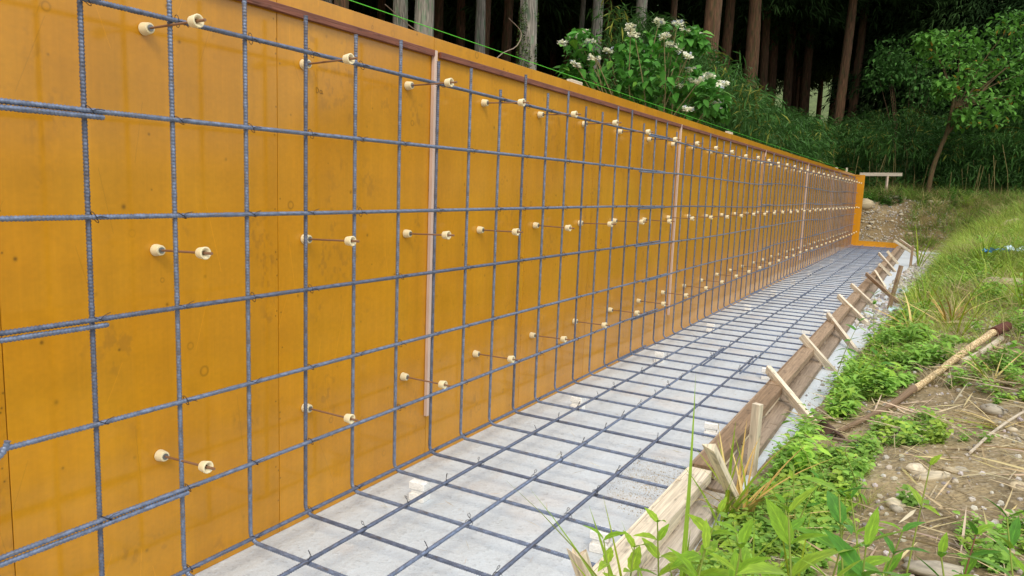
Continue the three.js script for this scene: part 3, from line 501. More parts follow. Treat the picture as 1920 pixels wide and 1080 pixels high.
{
  const r = rng(909), c = new THREE.Color();
  const scatter = (name, label, geo, mat, n, pick, size, color) => { const im = new THREE.InstancedMesh(geo, mat, n); let k = 0, guard = 0; while (k < n && guard++ < n * 40) { const q = pick(); if (!q) continue; const [x, z] = q, s = size(x, z); im.setMatrixAt(k, mat4(V(x, Math.max(ground(x, z), -0.02) - 0.01, z), new THREE.Euler(rr(-0.15, 0.15, r), r() * 6.28, rr(-0.15, 0.15, r)), V(s, s * rr(0.7, 1.2, r), s))); color(c, x, z); im.setColorAt(k, c); k++; } im.count = k; return top(im, name, label, 'grass', null, 'stuff'); };
  const onBank = (z0, z1, d0, d1) => { const z = rr(z0, z1, r), x = edgeX(z) + rr(d0, d1, r); return [x, z]; };
  const pole = (x, z) => { const t = clamp((-2.9 - z) / 2.3); return Math.abs(x - lerp(1.6, 2.42, t)) < 0.12 && z > -5.6 && z < -2.7; };
  const bare = (x, z) => { if (pole(x, z)) return 1; const a = sstep(-0.9, -1.6, z) * sstep(-4.6, -3.6, z) * sstep(1.78, 1.95, x); const b = sstep(-4.2, -5, z) * sstep(-7.5, -6.5, z) * sstep(2.25, 2.45, x) * 0.8; return Math.max(a, b); };
  const tufts = bladeTuft(9, 1), fine = bladeTuft(14, 2, 0.012), weeds = weedTuft(4, 3, 0.34, 0.11), clover = weedTuft(7, 4, 0.4, 0.26);
  const lush = (c, x, z) => { const y = rr(0, 1, r), n = softN(x * 0.8, z * 0.5, 41), d = rr(0.75, 1.2, r) * (n < 0.42 ? 0.6 : 1); if (n > 0.58 && r() < 0.35) { const g = rr(0.4, 0.65, r); c.setRGB(g, g * 0.84, g * 0.44); return; } c.setRGB((0.30 + 0.22 * y) * d, (0.50 + 0.08 * y) * d, (0.08 + 0.03 * y) * d); };
  scatter('meadow_grass', 'bright green grass covering the right bank', tufts, instLeaf, 6000, () => { const q = onBank(-4.6, -23.5, 0.12, 3.2); if (Math.abs(q[0] - 2.8) < 0.45 && q[1] > -11.5 && q[1] < -10.2) return null; return r() < 1.3 * softN(q[0], q[1], 3) ? q : null; }, (x, z) => rr(0.14, 0.46, r) * (0.5 + 0.5 * sstep(-4.5, -9, z)), lush);
  scatter('fine_grass', 'fine short grass between the weeds on the bank', fine, instLeaf, 5200, () => { const q = onBank(-1.0, -20, 0.06, 2.6); return r() > bare(...q) && softN(q[0], q[1], 5) > 0.40 ? q : null; }, () => 0.05 + 0.16 * Math.pow(r(), 2), (c, x, z) => { lush(c, x, z); if (r() < 0.25) { const g = rr(0.34, 0.6, r); c.setRGB(g, g * 0.8, g * 0.42); } });
  scatter('bank_weeds', 'leafy green weeds along the edge of the slab', weeds, instLeaf, 950, () => { const q = r() < 0.35 ? onBank(-1.2, -7, 0.06, 0.6) : onBank(-3.1, -16, 0.10, 1.3); return r() > bare(...q) && softN(q[0], q[1], 9) > 0.5 ? q : null; }, () => rr(0.10, 0.24, r), (c) => { const d = rr(0.7, 1.25, r); const y = r() < 0.4 ? 0.1 : 0; c.setRGB((0.26 + y) * d, (0.48 + y) * d, 0.08 * d); });
  scatter('clover_cover', 'low small-leaved ground cover on the soil', clover, instLeaf, 760, () => { const q = onBank(-1.0, -6, 0.03, 1.3); if (pole(...q)) return null; return (softN(q[0] * 1.6, q[1] * 1.6, 14) > 0.62 && r() < 0.5) || (Math.hypot(q[0] - 1.93, q[1] + 3.0) < 0.18) || (q[0] < edgeX(q[1]) + 0.42 && q[1] > -3.2) ? q : null; }, () => rr(0.04, 0.09, r), (c) => { const d = rr(0.7, 1.2, r); const y = r() < 0.3 ? 0.12 : 0; c.setRGB((0.28 + y) * d, (0.5 + y * 0.6) * d, 0.085 * d); });
  const dry = (c) => { const g = rr(0.26, 0.5, r); c.setRGB(g, g * rr(0.74, 0.86, r), g * rr(0.36, 0.5, r)); };
  scatter('dry_grass', 'dry yellow grass tufts on the bank', tufts, instStraw, 900, () => { const q = onBank(-3.5, -20, 0.2, 3); return softN(q[0], q[1], 21) > 0.5 ? q : null; }, () => rr(0.10, 0.26, r), dry);
  scatter('scrub_grass', 'tall tan and green grass at the foot of the thicket', tufts, instLeaf, 5600, () => { const z = rr(-20.7, -26.5, r), x = rr(-1.2, 9, r); return z > -23.0 && (x < 1.15 + 0.5 * softN(x, z, 35) || (softN(x, z, 33) < 0.36)) ? null : [x, z]; }, () => rr(0.22, 0.6, r), (c) => { if (r() < 0.45) { const g = rr(0.3, 0.6, r); c.setRGB(g, g * 0.82, g * 0.38); } else { const d = rr(0.6, 1.2, r); c.setRGB(0.22 * d, 0.38 * d, 0.055 * d); } });
  scatter('cut_face_weeds', 'green weeds on top of the earth cut behind the end form', weeds, instLeaf, 260, () => { const z = rr(-22.7, -23.8, r), x = rr(-0.8, 3.2, r); return softN(x, z, 27) > 0.48 ? [x, z] : null; }, () => rr(0.12, 0.35, r), (c) => { const d = rr(0.5, 1.1, r); c.setRGB(0.13 * d, 0.32 * d, 0.04 * d); });
}
// ---------------------------------------------------------------- foreground plants
{
  const r = rng(1313);
  const lance = [leafGeo(1, 0.30, { fold: 0.35, droop: 0.28, segs: 7, shape: 0.75, tooth: 0.07 }), leafGeo(1, 0.27, { fold: 0.25, droop: 0.1, segs: 7, shape: 0.8, tooth: 0.07 }), leafGeo(1, 0.34, { fold: 0.2, droop: 0.45, segs: 7, shape: 0.7, tooth: 0.06 })];
  const oval = [leafGeo(1, 0.42, { fold: 0.2, droop: 0.25, segs: 8, shape: 0.72, tooth: 0.08 }), leafGeo(1, 0.36, { fold: 0.3, droop: 0.4, segs: 8, shape: 0.75, tooth: 0.08 })];
  function plant(label, topP, h, leafL, pairs, geos, mats, stem, lean = 0.12) {
    const az = r() * 6.28, by = Math.max(0, ground(topP[0], topP[2])), base = V(topP[0] - Math.cos(az) * lean, 0, topP[2] - Math.sin(az) * lean); base.y = Math.max(0, ground(base.x, base.z)) - 0.01;
    const T = V(...topP), M = base.clone().lerp(T, 0.5); M.x += (r() - 0.5) * 0.03; M.z += (r() - 0.5) * 0.03;
    const cv = new THREE.CatmullRomCurve3([base, M, T]), t = grp('weed_plant', label, 'plant', 'leafy weeds in the foreground');
    part(t, 'stem', sweep(cv.getPoints(12), (s, a, q) => 0.0034 * (1 - 0.6 * q), 6, V(0.3, 0, 1).normalize()), stem);
    const y0 = Math.max(0.12, 1 - h / T.distanceTo(base)); let heading = r() * 6.28;
    for (let k = 0; k < pairs; k++) {
      const q = lerp(y0, 1, pairs > 1 ? k / (pairs - 1) : 1), P = cv.getPoint(q); heading += 1.57 + rr(-0.3, 0.3, r); const young = lerp(1, 0.55, sstep(0.75, 1, q)), el = lerp(-0.05, 0.75, sstep(0.5, 1, q));
      for (const s of [0, Math.PI]) { const m = part(t, 'leaf', geos[Math.floor(r() * geos.length)], mats[Math.floor(r() * mats.length)]); m.position.copy(P); m.rotation.copy(EU(rr(-0.4, 0.4, r), heading + s + rr(-0.25, 0.25, r), el + rr(-0.2, 0.25, r))); const l = leafL * 0.84 * young * rr(0.75, 1.15, r); m.scale.set(l, l, l * rr(0.85, 1.1, r)); }
    }
    return t;
  }
  const A = leafMats, bright = [A[0], A[2], A[2]], mid = [A[0], A[1], A[3]];
  plant('leafy weed with trifoliate tops beside the broken stake stub', [1.43, 0.56, -0.28], 0.25, 0.098, 6, oval, bright, stemMat);
  plant('pale green weed overlapping the near end of the edge form', [1.53, 0.61, -0.32], 0.23, 0.098, 6, oval, bright, stemMat);
  plant('bright weed in front of the splintered stake, broad leaves', [1.63, 0.62, -0.42], 0.32, 0.111, 7, oval, bright, stemMat);
  plant('weed with long pale leaves left of the big bright rosette', [1.66, 0.64, -0.2], 0.29, 0.130, 6, lance, bright, stemMat);
  plant('big bright green weed with long lance leaves at bottom centre', [1.80, 0.76, -0.17], 0.34, 0.163, 7, lance, bright, stemMat);
  plant('tall lance-leaved weed just behind the big bright rosette', [1.86, 0.74, -0.36], 0.39, 0.150, 8, lance, mid, stemMat);
  plant('lance-leaved weed low at the bottom edge, left of centre rosette', [1.73, 0.68, -0.16], 0.25, 0.143, 6, lance, bright, stemMat);
  plant('dark green weed with broad drooping leaves right of the rosette', [1.92, 0.72, -0.2], 0.29, 0.156, 6, lance, mid, stemMat);
  plant('weed with upright narrow leaves before the grey rock', [1.97, 0.68, -0.4], 0.25, 0.117, 6, lance, mid, stemMat);
  plant('slender seedling with a single pair of bright leaves over bare soil', [2.01, 0.69, -0.80], 0.10, 0.085, 2, oval, bright, stemMat, 0.05);
  plant('low weed at the bottom edge in front of the grey rock', [2.03, 0.70, -0.28], 0.23, 0.117, 6, lance, mid, stemMat);
  plant('weed with thin reddish stem right of the grey rock', [2.10, 0.62, -0.62], 0.23, 0.111, 6, lance, mid, stemRed);
  plant('dark green weed with spreading leaves at the bottom right corner', [2.13, 0.73, -0.45], 0.32, 0.143, 7, lance, mid, stemMat);
  plant('green weed at the right edge above the bottom corner', [2.2, 0.66, -0.62], 0.23, 0.130, 6, lance, mid, stemMat);
  plant('short weed with bright broad leaves in front of the near edge form', [1.47, 0.52, -0.36], 0.26, 0.10, 6, oval, bright, stemMat);
  plant('bright weed at the bottom edge between the grass blades and the rosette', [1.69, 0.62, -0.34], 0.3, 0.12, 6, lance, bright, stemMat);
  plant('yellow-green weed with pointed leaves behind the grass blades', [1.62, 0.52, -0.62], 0.3, 0.10, 6, lance, bright, stemMat);
  plant('narrow-leaved weed standing left of the tall yellow stalk', [1.72, 0.56, -0.7], 0.34, 0.11, 6, lance, mid, stemMat);
  plant('green weed with raised leaves right of the tall yellow stalk', [1.86, 0.60, -0.72], 0.3, 0.11, 5, lance, mid, stemMat);
  plant('weed with folded leaves at the bottom edge right of the rosette', [1.88, 0.68, -0.12], 0.3, 0.14, 5, lance, bright, stemMat);
  plant('low dark weed between the grey rock and the right edge', [2.18, 0.61, -0.5], 0.25, 0.12, 5, lance, mid, stemMat);
  plant('ragged weed at the bottom right corner, lowest one', [2.06, 0.66, -0.14], 0.25, 0.13, 5, lance, mid, stemMat);
  plant('small leafy weed on bare soil beside the bark piece', [1.75, 0.34, -1.9], 0.2, 0.06, 5, oval, mid, stemMat);
  plant('bushy small-leaved weed against the slab near the upright stake', [1.54, 0.26, -2.2], 0.24, 0.05, 7, oval, mid, stemMat);
  plant('bushy small-leaved weed at the slab edge below the first brace', [1.6, 0.22, -2.5], 0.2, 0.05, 6, oval, mid, stemMat);
  plant('small bright weed between the splintered stake and the bark piece', [1.62, 0.36, -1.55], 0.24, 0.06, 6, oval, bright, stemMat);
  plant('weed with pointed leaves behind the tall reddish grass stalk', [1.73, 0.42, -1.3], 0.28, 0.08, 6, lance, mid, stemMat);
  plant('lance-leaved weed on the soil left of the pebbles', [1.82, 0.44, -1.15], 0.26, 0.08, 5, lance, mid, stemMat);
  plant('dark weed with raised leaves at the foot of the second brace', [1.56, 0.42, -4.7], 0.3, 0.12, 5, lance, [A[3]], stemMat);
  plant('mugwort-like clump of dark leaves beside the fallen pole', [1.72, 0.34, -4.1], 0.28, 0.11, 6, lance, [A[1], A[3]], stemMat);
  plant('tall broad-leaved weed rising over the third brace', [1.60, 0.55, -5.3], 0.4, 0.14, 6, lance, [A[1], A[3]], stemMat);
  // grass clumps in the foreground, each blade a part
  const blade = [leafGeo(1, 0.030, { fold: 0.5, droop: 0.1, segs: 8, shape: 0.42 }), leafGeo(1, 0.034, { fold: 0.5, droop: 0.35, segs: 8, shape: 0.42 }), leafGeo(1, 0.026, { fold: 0.5, droop: 0.6, segs: 8, shape: 0.42 })];
  function clump(label, x, z, n, L, mats, el0 = 1.0, el1 = 1.5, wide = 1) { const t = grp('grass_clump', label, 'grass', 'tall grass clumps in the foreground'), y = Math.max(0, ground(x, z)) - 0.01; for (let k = 0; k < n; k++) { const m = part(t, 'blade', blade[Math.floor(r() * 3)], mats[Math.floor(r() * mats.length)]); const l = L * rr(0.55, 1.05, r); m.position.set(x + rr(-0.03, 0.03, r), y, z + rr(-0.03, 0.03, r)); m.rotation.copy(EU(rr(-0.4, 0.4, r), r() * 6.28, rr(el0, el1, r))); m.scale.set(l, l, Math.min(l, 0.45) * wide * rr(0.8, 1.3, r)); } return t; }
  const fresh = [green(0xc8d848), green(0xaccc44)], straw = [std({ color: 0xcdb877, roughness: 0.9, side: THREE.DoubleSide }), std({ color: 0xb99a56, roughness: 0.9, side: THREE.DoubleSide }), fresh[0]];
  clump('tall upright yellow-green grass blades over the near edge form', 1.57, -0.36, 12, 0.85, fresh, 1.15, 1.52, 1.4);
  clump('second clump of broad grass blades behind the first at bottom', 1.5, -0.55, 9, 0.62, fresh, 1.0, 1.5, 1.2);
  clump('withered straw clump around the splintered stake', 1.41, -1.78, 26, 0.42, straw, 0.5, 1.45);
  clump('green and yellow grass growing from the withered straw clump', 1.38, -1.7, 8, 0.45, fresh, 1.0, 1.5, 1.2);
  clump('loose green grass spilling over the near end of the edge form', 1.42, -0.62, 16, 0.42, fresh, 0.6, 1.4, 1.1);
  clump('fine green grass between the big weeds at bottom centre', 1.72, -0.5, 18, 0.5, fresh, 0.7, 1.45, 1.0);
  clump('fine grass tuft in front of the pebbles', 1.9, -0.95, 16, 0.36, fresh, 0.6, 1.4, 0.9);
  clump('single tall yellow grass stalk before the bark piece', 1.78, -0.66, 3, 0.72, [leafYellow, fresh[0]], 1.3, 1.52);
  clump('tall pale grass beside the second brace foot', 1.62, -3.9, 8, 0.5, fresh, 1.1, 1.5);
  clump('tall yellow-green grass above the fallen pole', 2.2, -5.6, 10, 0.6, fresh, 0.8, 1.5);
  clump('long arching grass at the right edge above the fallen pole', 2.7, -6.6, 12, 0.7, fresh, 0.7, 1.4);
  clump('arching tall grass on the bank above the brown leaning stake', 1.95, -7.2, 10, 0.6, fresh, 0.7, 1.4);
  clump('broad bright grass blades beside the half buried tan rock', 2.5, -8.6, 14, 0.75, fresh, 0.6, 1.4, 1.6);
  clump('sprawling tan and green grass just above the fallen pole top', 2.15, -6.3, 18, 0.6, straw, 0.35, 1.3, 1.2);
  clump('straw-coloured grass heap right of the fallen pole', 2.35, -4.1, 22, 0.42, straw, 0.1, 0.9, 1.1);
  clump('bright arching grass below the blue plastic scrap', 2.55, -10.4, 14, 0.7, fresh, 0.6, 1.35, 1.6);
  clump('dry grass heap at the slab edge before the brown leaning stake', 1.85, -6.4, 20, 0.5, straw, 0.2, 1.2, 1.2);
  clump('flattened dry grass on bare soil at the right edge', 2.35, -3.2, 20, 0.4, straw, 0.05, 0.5, 1.0);
  clump('feathery pale grass arching over the far end of the edge form', 1.75, -15.5, 9, 1.0, fresh, 0.9, 1.45, 2);
}
console.log('plants done');
// ---------------------------------------------------------------- white-flowered shrub behind the formwork
{
  const r = rng(2222), cl = [[-2.26, 3.12, -7.93, 0.22], [-2.33, 2.84, -8.02, 0.20], [-1.98, 3.21, -8.93, 0.18], [-1.53, 3.26, -8.94, 0.30], [-1.01, 3.25, -8.67, 0.16], [-1.64, 2.94, -8.65, 0.30], [-2.01, 2.75, -8.46, 0.29], [-1.22, 2.80, -8.55, 0.30], [-1.08, 2.83, -9.31, 0.20], [-0.76, 2.54, -8.72, 0.20], [-1.02, 2.46, -8.88, 0.26], [-1.40, 2.49, -8.81, 0.30], [-1.76, 2.57, -8.52, 0.27], [-0.75, 2.42, -9.25, 0.13], [-2.33, 2.70, -8.58, 0.16]];
  const fl = [[-2.37, 3.34, -8.23], [-2.14, 3.14, -7.87], [-2.39, 3.24, -7.99], [-2.53, 3.16, -7.93], [-2.25, 2.85, -7.76], [-1.97, 2.91, -7.72], [-2.08, 3.12, -8.38], [-1.69, 3.35, -8.17], [-1.64, 3.26, -8.19], [-1.51, 3.52, -8.71], [-1.23, 3.46, -8.64], [-1.11, 3.36, -8.61], [-1.04, 3.37, -8.86], [-1.25, 3.22, -8.20], [-1.31, 3.19, -8.64], [-1.13, 3.11, -8.50], [-0.98, 2.99, -8.37], [-1.03, 2.88, -8.71], [-1.04, 2.77, -8.88], [-0.84, 2.70, -8.48], [-0.81, 2.80, -8.81], [-0.59, 2.68, -8.68], [-0.70, 2.49, -8.89], [-0.72, 2.40, -8.86], [-0.93, 2.33, -8.38], [-1.20, 2.68, -8.71]];
  const t = grp('flowering_shrub', 'leafy green shrub with clusters of white flowers behind the formwork', 'shrub'), base = V(-1.55, ground(-1.55, -8.8), -8.8);
  const lg = [leafGeo(0.13, 0.085, { fold: 0.25, droop: 0.35, segs: 3, shape: 0.7 }), leafGeo(0.12, 0.07, { fold: 0.3, droop: 0.2, segs: 3, shape: 0.75 })], lm = [green(0x5fae3c), green(0x74c044), green(0x4f9e3c), green(0x92d04c)];
  const stems = []; const branch = (P) => { const M = base.clone().lerp(P, 0.55); M.x += rr(-0.15, 0.15, r); M.y += 0.1; stems.push(sweep(new THREE.CatmullRomCurve3([base, M, P]).getPoints(7), (s, a, q) => 0.012 * (1 - 0.8 * q) + 0.002, 5, V(0.6, 0, 0.8))); };
  for (const [x, y, z] of cl) branch(V(x, y, z)); for (const f of fl) branch(V(...f));
  part(t, 'branches', mergeGeometries(stems), std({ color: 0x8d8158, roughness: 0.9 }));
  const acc = new Acc(); let n = 0;
  for (let k = 0; k < 3000; k++) { const c = cl[Math.floor(r() * cl.length)], u = V(rr(-1, 1, r), rr(-1, 1, r), rr(-1, 1, r)); if (u.length() > 1) continue; const P = V(c[0] + u.x * c[3] * 1.2, c[1] + u.y * c[3] * 1.1, c[2] + u.z * c[3] * 1.2), e = EU(rr(-0.6, 0.6, r), r() * 6.28, rr(-0.9, 0.35, r)), s = rr(0.75, 1.35, r); if (n < 290) { n++; const m = part(t, 'leaf', lg[k % 2], lm[Math.floor(r() * 4)]); m.position.copy(P); m.rotation.copy(e); m.scale.setScalar(s); } else { const d = rr(0.6, 1.2, r); acc.add(lg[k % 2], mat4(P, e, s), [0.10 * d, 0.31 * d, 0.045 * d]); } }
  const fo = part(t, 'foliage', acc.build(), vcLeaf); fo.userData.kind = 'stuff';
  const petal = leafGeo(0.03, 0.026, { fold: 0.1, droop: 0.1, segs: 2, shape: 0.9 }), wm = phy({ color: 0xf6f4e4, roughness: 0.8, transmission: 0.3, thickness: 0, side: THREE.DoubleSide, vertexColors: true });
  for (const f of fl) { const a = new Acc(); for (let k = 0; k < 26; k++) { const P = V(rr(-0.065, 0.065, r), rr(-0.03, 0.03, r), rr(-0.065, 0.065, r)), tint = r() < 0.15 ? [0.55, 0.6, 0.8] : [1, 1, 0.92]; for (let q = 0; q < 4; q++) a.add(petal, mat4(P, EU(rr(-0.4, 0.4, r), q * 1.57 + k, rr(-0.3, 1.1, r)), rr(0.8, 1.4, r)), tint); } const m = part(t, 'flower_cluster', a.build(), wm); m.position.set(...f); m.rotation.set(rr(-0.3, 0.5, r), r() * 6, rr(-0.5, 0.2, r)); }
}
// ---------------------------------------------------------------- forest
function sprayGeo(w) { const g = new THREE.BufferGeometry(); g.setAttribute('position', new THREE.Float32BufferAttribute([0, 0, 0, 0.4, -0.03, w / 2, 1, -0.3, 0, 0.4, -0.03, -w / 2], 3)); g.setAttribute('uv', new THREE.Float32BufferAttribute([0, 0.5, 0.4, 1, 1, 0.5, 0.4, 0], 2)); g.setIndex([0, 1, 2, 0, 2, 3]); g.computeVertexNormals(); return g; }
function conifer(seed, { y0, H, R, n, s0, s1, droop = 0.5, wid = 0.22 }) {    // crown of drooping sprays
  const r = rng(seed), acc = new Acc(), g = sprayGeo(wid);
  for (let k = 0; k < n; k++) {
    const t = Math.pow(r(), 1.15), y = y0 + (H - y0) * t, rad = R * Math.pow(1 - t, 0.75) * (0.75 + 0.5 * hash(Math.floor(t * 24), Math.floor(seed), 1)), az = Math.floor(r() * 11) / 11 * 6.283 + hash(Math.floor(t * 24), 5, seed) * 6 + rr(-0.25, 0.25, r), q = Math.pow(r(), 0.55), d = rad * q;
    const P = V(Math.cos(az) * d, y - droop * d * d / R * 0.6, -Math.sin(az) * d), s = rr(s0, s1, r), c = rr(0.6, 1.3, r);
    for (let j = 0; j < 3; j++) acc.add(g, mat4(P, EU(rr(-0.6, 0.6, r), az + (j - 1) * 0.6 + rr(-0.2, 0.2, r), rr(-0.9, 0.15, r)), V(s * rr(0.7, 1.1, r), s, s * 0.9)), [0.046 * c, 0.096 * c, 0.030 * c]);
  }
  return acc.build();
}
function trunkGeo(seed, R, H, lean = 0.02) {
  const r = rng(seed), dx = rr(-lean, lean, r), dz = rr(-lean, lean, r), pts = []; for (let k = 0; k <= 26; k++) { const t = k / 26, y = H * t; pts.push(V(dx * y + 0.04 * Math.sin(y * 0.6 + seed), y - 0.3, dz * y + 0.04 * Math.cos(y * 0.5 + seed * 2))); }
  const g = sweep(pts, (s, a, t) => R * (1 - 0.62 * t) * (1 + 0.10 * (fbm(a * 2.2 + 9, s * 0.8 + seed, 3, seed) - 0.5) * 2 + 0.35 * Math.exp(-s * 2.2)), 14, V(0, 0, 1), false); g.computeVertexNormals(); const uv = g.attributes.uv; for (let i = 0; i < uv.count; i++) uv.setXY(i, uv.getX(i) * Math.max(1, Math.round(R * 6)), uv.getY(i) * 0.5); return g;
}
{
  const r = rng(3030);
  const crowns = [1, 2, 3].map((s) => conifer(4000 + s, { y0: 7.5, H: 17, R: 2.7, n: 4200, s0: 0.5, s1: 0.95, wid: 0.17 }));
  const crownMat = vcLeafDark;
  const seen = [[-13.53, -15.0, 0.30, 'p', 'pale cedar trunk at the left, cut off by the top of the photo'], [-9.92, -13.83, 0.34, 'p', 'thick pale cedar trunk left of the thickest pale trunk'], [-8.26, -12.59, 0.40, 'p', 'thickest pale furrowed cedar trunk above the first joint strip'], [-16.17, -24.1, 0.30, 'b', 'dim trunk close behind the thickest pale cedar'], [-14.23, -22.84, 0.34, 'd', 'dark trunk between the thickest pale cedar and the next slim one'], [-9.3, -16.41, 0.26, 'p', 'slim pale cedar trunk beside the bare twigs'], [-6.45, -13.97, 0.36, 'm', 'mossy green-grey cedar trunk left of the flowering shrub'], [-12.79, -29.12, 0.35, 'd', 'dark trunk at the left end of the flowering shrub'], [-10.34, -25.06, 0.20, 'p', 'thin pale trunk rising behind the left flowers of the shrub'], [-6.84, -18.72, 0.30, 'p', 'pale trunk behind the left half of the flowering shrub'], [-10.54, -28.0, 0.35, 'd', 'dark trunk touching the right side of the pale trunk behind the shrub'], [-5.84, -19.29, 0.30, 'p', 'grey trunk behind the middle of the flowering shrub'], [-10.8, -33.1, 0.25, 'd', 'dim trunk just right of the grey trunk behind the shrub'], [-5.77, -22.1, 0.20, 'b', 'slim brown trunk behind the right half of the flowering shrub'], [-4.03, -20.34, 0.45, 'b', 'thick brown lichen-spotted trunk right of the flowering shrub'], [-5.35, -26.95, 0.35, 'b', 'reddish brown trunk beside the thick lichen-spotted one'], [-6.94, -35.36, 0.20, 'd', 'thin dark trunk between two brown trunks right of the shrub'], [-4.28, -26.4, 0.45, 'd', 'thick dark brown trunk at the edge of the deep shade'], [-4.98, -33.46, 0.35, 'd', 'very dark trunk over the bamboo thicket, left one'], [-4.36, -33.96, 0.35, 'd', 'very dark trunk over the bamboo thicket, middle one'], [-3.56, -34.28, 0.35, 'd', 'very dark trunk over the bamboo thicket, right one']];
  const mats = { p: barkPale, b: barkBrown, d: barkBrown, m: barkPale };
  seen.forEach(([x, z, D, m, label], i) => {
    const t = grp('cedar_tree', label, 'tree', 'cedars behind the formwork'); t.position.set(x, ground(x, z), z); t.rotation.y = 0;
    const H = 16, R = D / 2 * 1.28; const tr = part(t, 'trunk', trunkGeo(70 + i, R, H, 0.008), mats[m]); 
    const c = part(t, 'crown', crowns[i % 3], crownMat); c.rotation.y = i * 1.3; c.position.y = 1 + 0.5 * (i % 3);
    if (m === 'm') { const a = new Acc(), lf = leafGeo(0.05, 0.03, { segs: 2 }); for (let k = 0; k < 2600; k++) { const y = rr(2.2, 5.5, r), an = rr(-1.2, 2.6, r); if (fbm(an * 2 + 5, y * 1.6, 3, 88) < 0.52) continue; const rad = R * (1 - 0.62 * y / H) * 1.04, d = rr(0.6, 1.3, r); a.add(lf, mat4(V(Math.cos(an) * rad + 0.02, y - 0.3, Math.sin(an) * rad), EU(rr(-1, 1, r), -an + rr(-1, 1, r), rr(-1.2, 0.6, r)), rr(0.6, 1.4, r)), [0.07 * d, 0.12 * d, 0.03 * d]); } part(t, 'moss', a.build(), vcLeafDark); }
  });
  // the rows behind read only as one dark mass
  const tg = [1, 2, 3].map((s) => trunkGeo(90 + s, 0.2, 16, 0.01)), deep = [[], [], [], [], []]; let k = 0;
  const low = [1, 2].map((s) => conifer(4100 + s, { y0: 2.4, H: 13, R: 3.3, n: 14000, s0: 0.22, s1: 0.5, droop: 0.9, wid: 0.14 })), dim = [1, 2].map((s) => conifer(4200 + s, { y0: 2.4, H: 13, R: 3.3, n: 12000, s0: 0.25, s1: 0.55, droop: 0.9, wid: 0.14 }));
  for (let x = -11; x > -33; x -= 3.3) for (let z = 3; z > -52; z -= 3.6) { const X = x + rr(-1, 1, r), Z = z + rr(-1.2, 1.2, r); if (seen.some(([a, b]) => Math.hypot(a - X, b - Z) < 1.6)) continue; if (x > -13 && Z > -10 && Z < -2) continue; deep[k++ % 3].push([X, Z, rr(-0.6, 1.2, r)]); }
  for (let x = -8; x < 0; x += 2.9) for (let z = -30; z > -55; z -= 3.8) { const X = x + rr(-0.8, 0.8, r), Z = z + rr(-1, 1, r); if (seen.some(([a, b]) => Math.hypot(a - X, b - Z) < 1.5)) continue; deep[3 + (k++ % 2)].push([X, Z, rr(4.4, 6.0, r)]); }
  const df = new THREE.Group();
  deep.forEach((L, v) => { const tm = new THREE.InstancedMesh(tg[v % 3], barkBrown, L.length), cm = new THREE.InstancedMesh(v < 3 ? crowns[v] : dim[v - 3], crownMat, L.length); tm.name = 'trunks'; cm.name = 'crowns'; L.forEach(([X, Z, dy], i) => { const y = ground(X, Z); tm.setMatrixAt(i, mat4(V(X, y, Z), new THREE.Euler(0, i, 0), 1)); cm.setMatrixAt(i, mat4(V(X, y + dy, Z), new THREE.Euler(0, i * 2.1, 0), 1)); }); df.add(tm, cm); });
  top(df, 'deep_forest', 'black depth of the cedar forest behind the nearer trunks', 'forest', null, 'stuff');
  // trees closing the view on the right, foliage hanging low
  const right = [[0.3, -35.0, 'dark cedar with drooping sprays hanging at top, left of the broad-leaved tree'], [2.6, -33.5, 'dark cedar behind the left part of the broad-leaved tree'], [5.2, -31.0, 'dense dark green cedar behind the broad-leaved tree crown'], [8.4, -32.5, 'dense green cedar at the top right corner of the photo'], [-2.4, -37, 'dark cedar with foliage over the deep shade'], [5.5, -37.5, 'dark cedar far behind at the upper right'], [11.5, -35, 'dark cedar just beyond the right edge of the thicket'], [1.2, -39, 'far dark cedar closing the gap between the trunks']];
  right.forEach(([x, z, label], i) => { const t = grp('hanging_cedar', label, 'tree', 'cedars closing the view'); t.position.set(x, ground(x, z), z); part(t, 'trunk', tg[i % 3], barkBrown); const c = part(t, 'crown', low[i % 2], crownMat); c.rotation.y = i * 1.9; c.position.y = i === 0 ? -0.6 : i === 4 ? 4.6 : i === 1 ? 0.4 : 0; });
}
console.log('forest done');
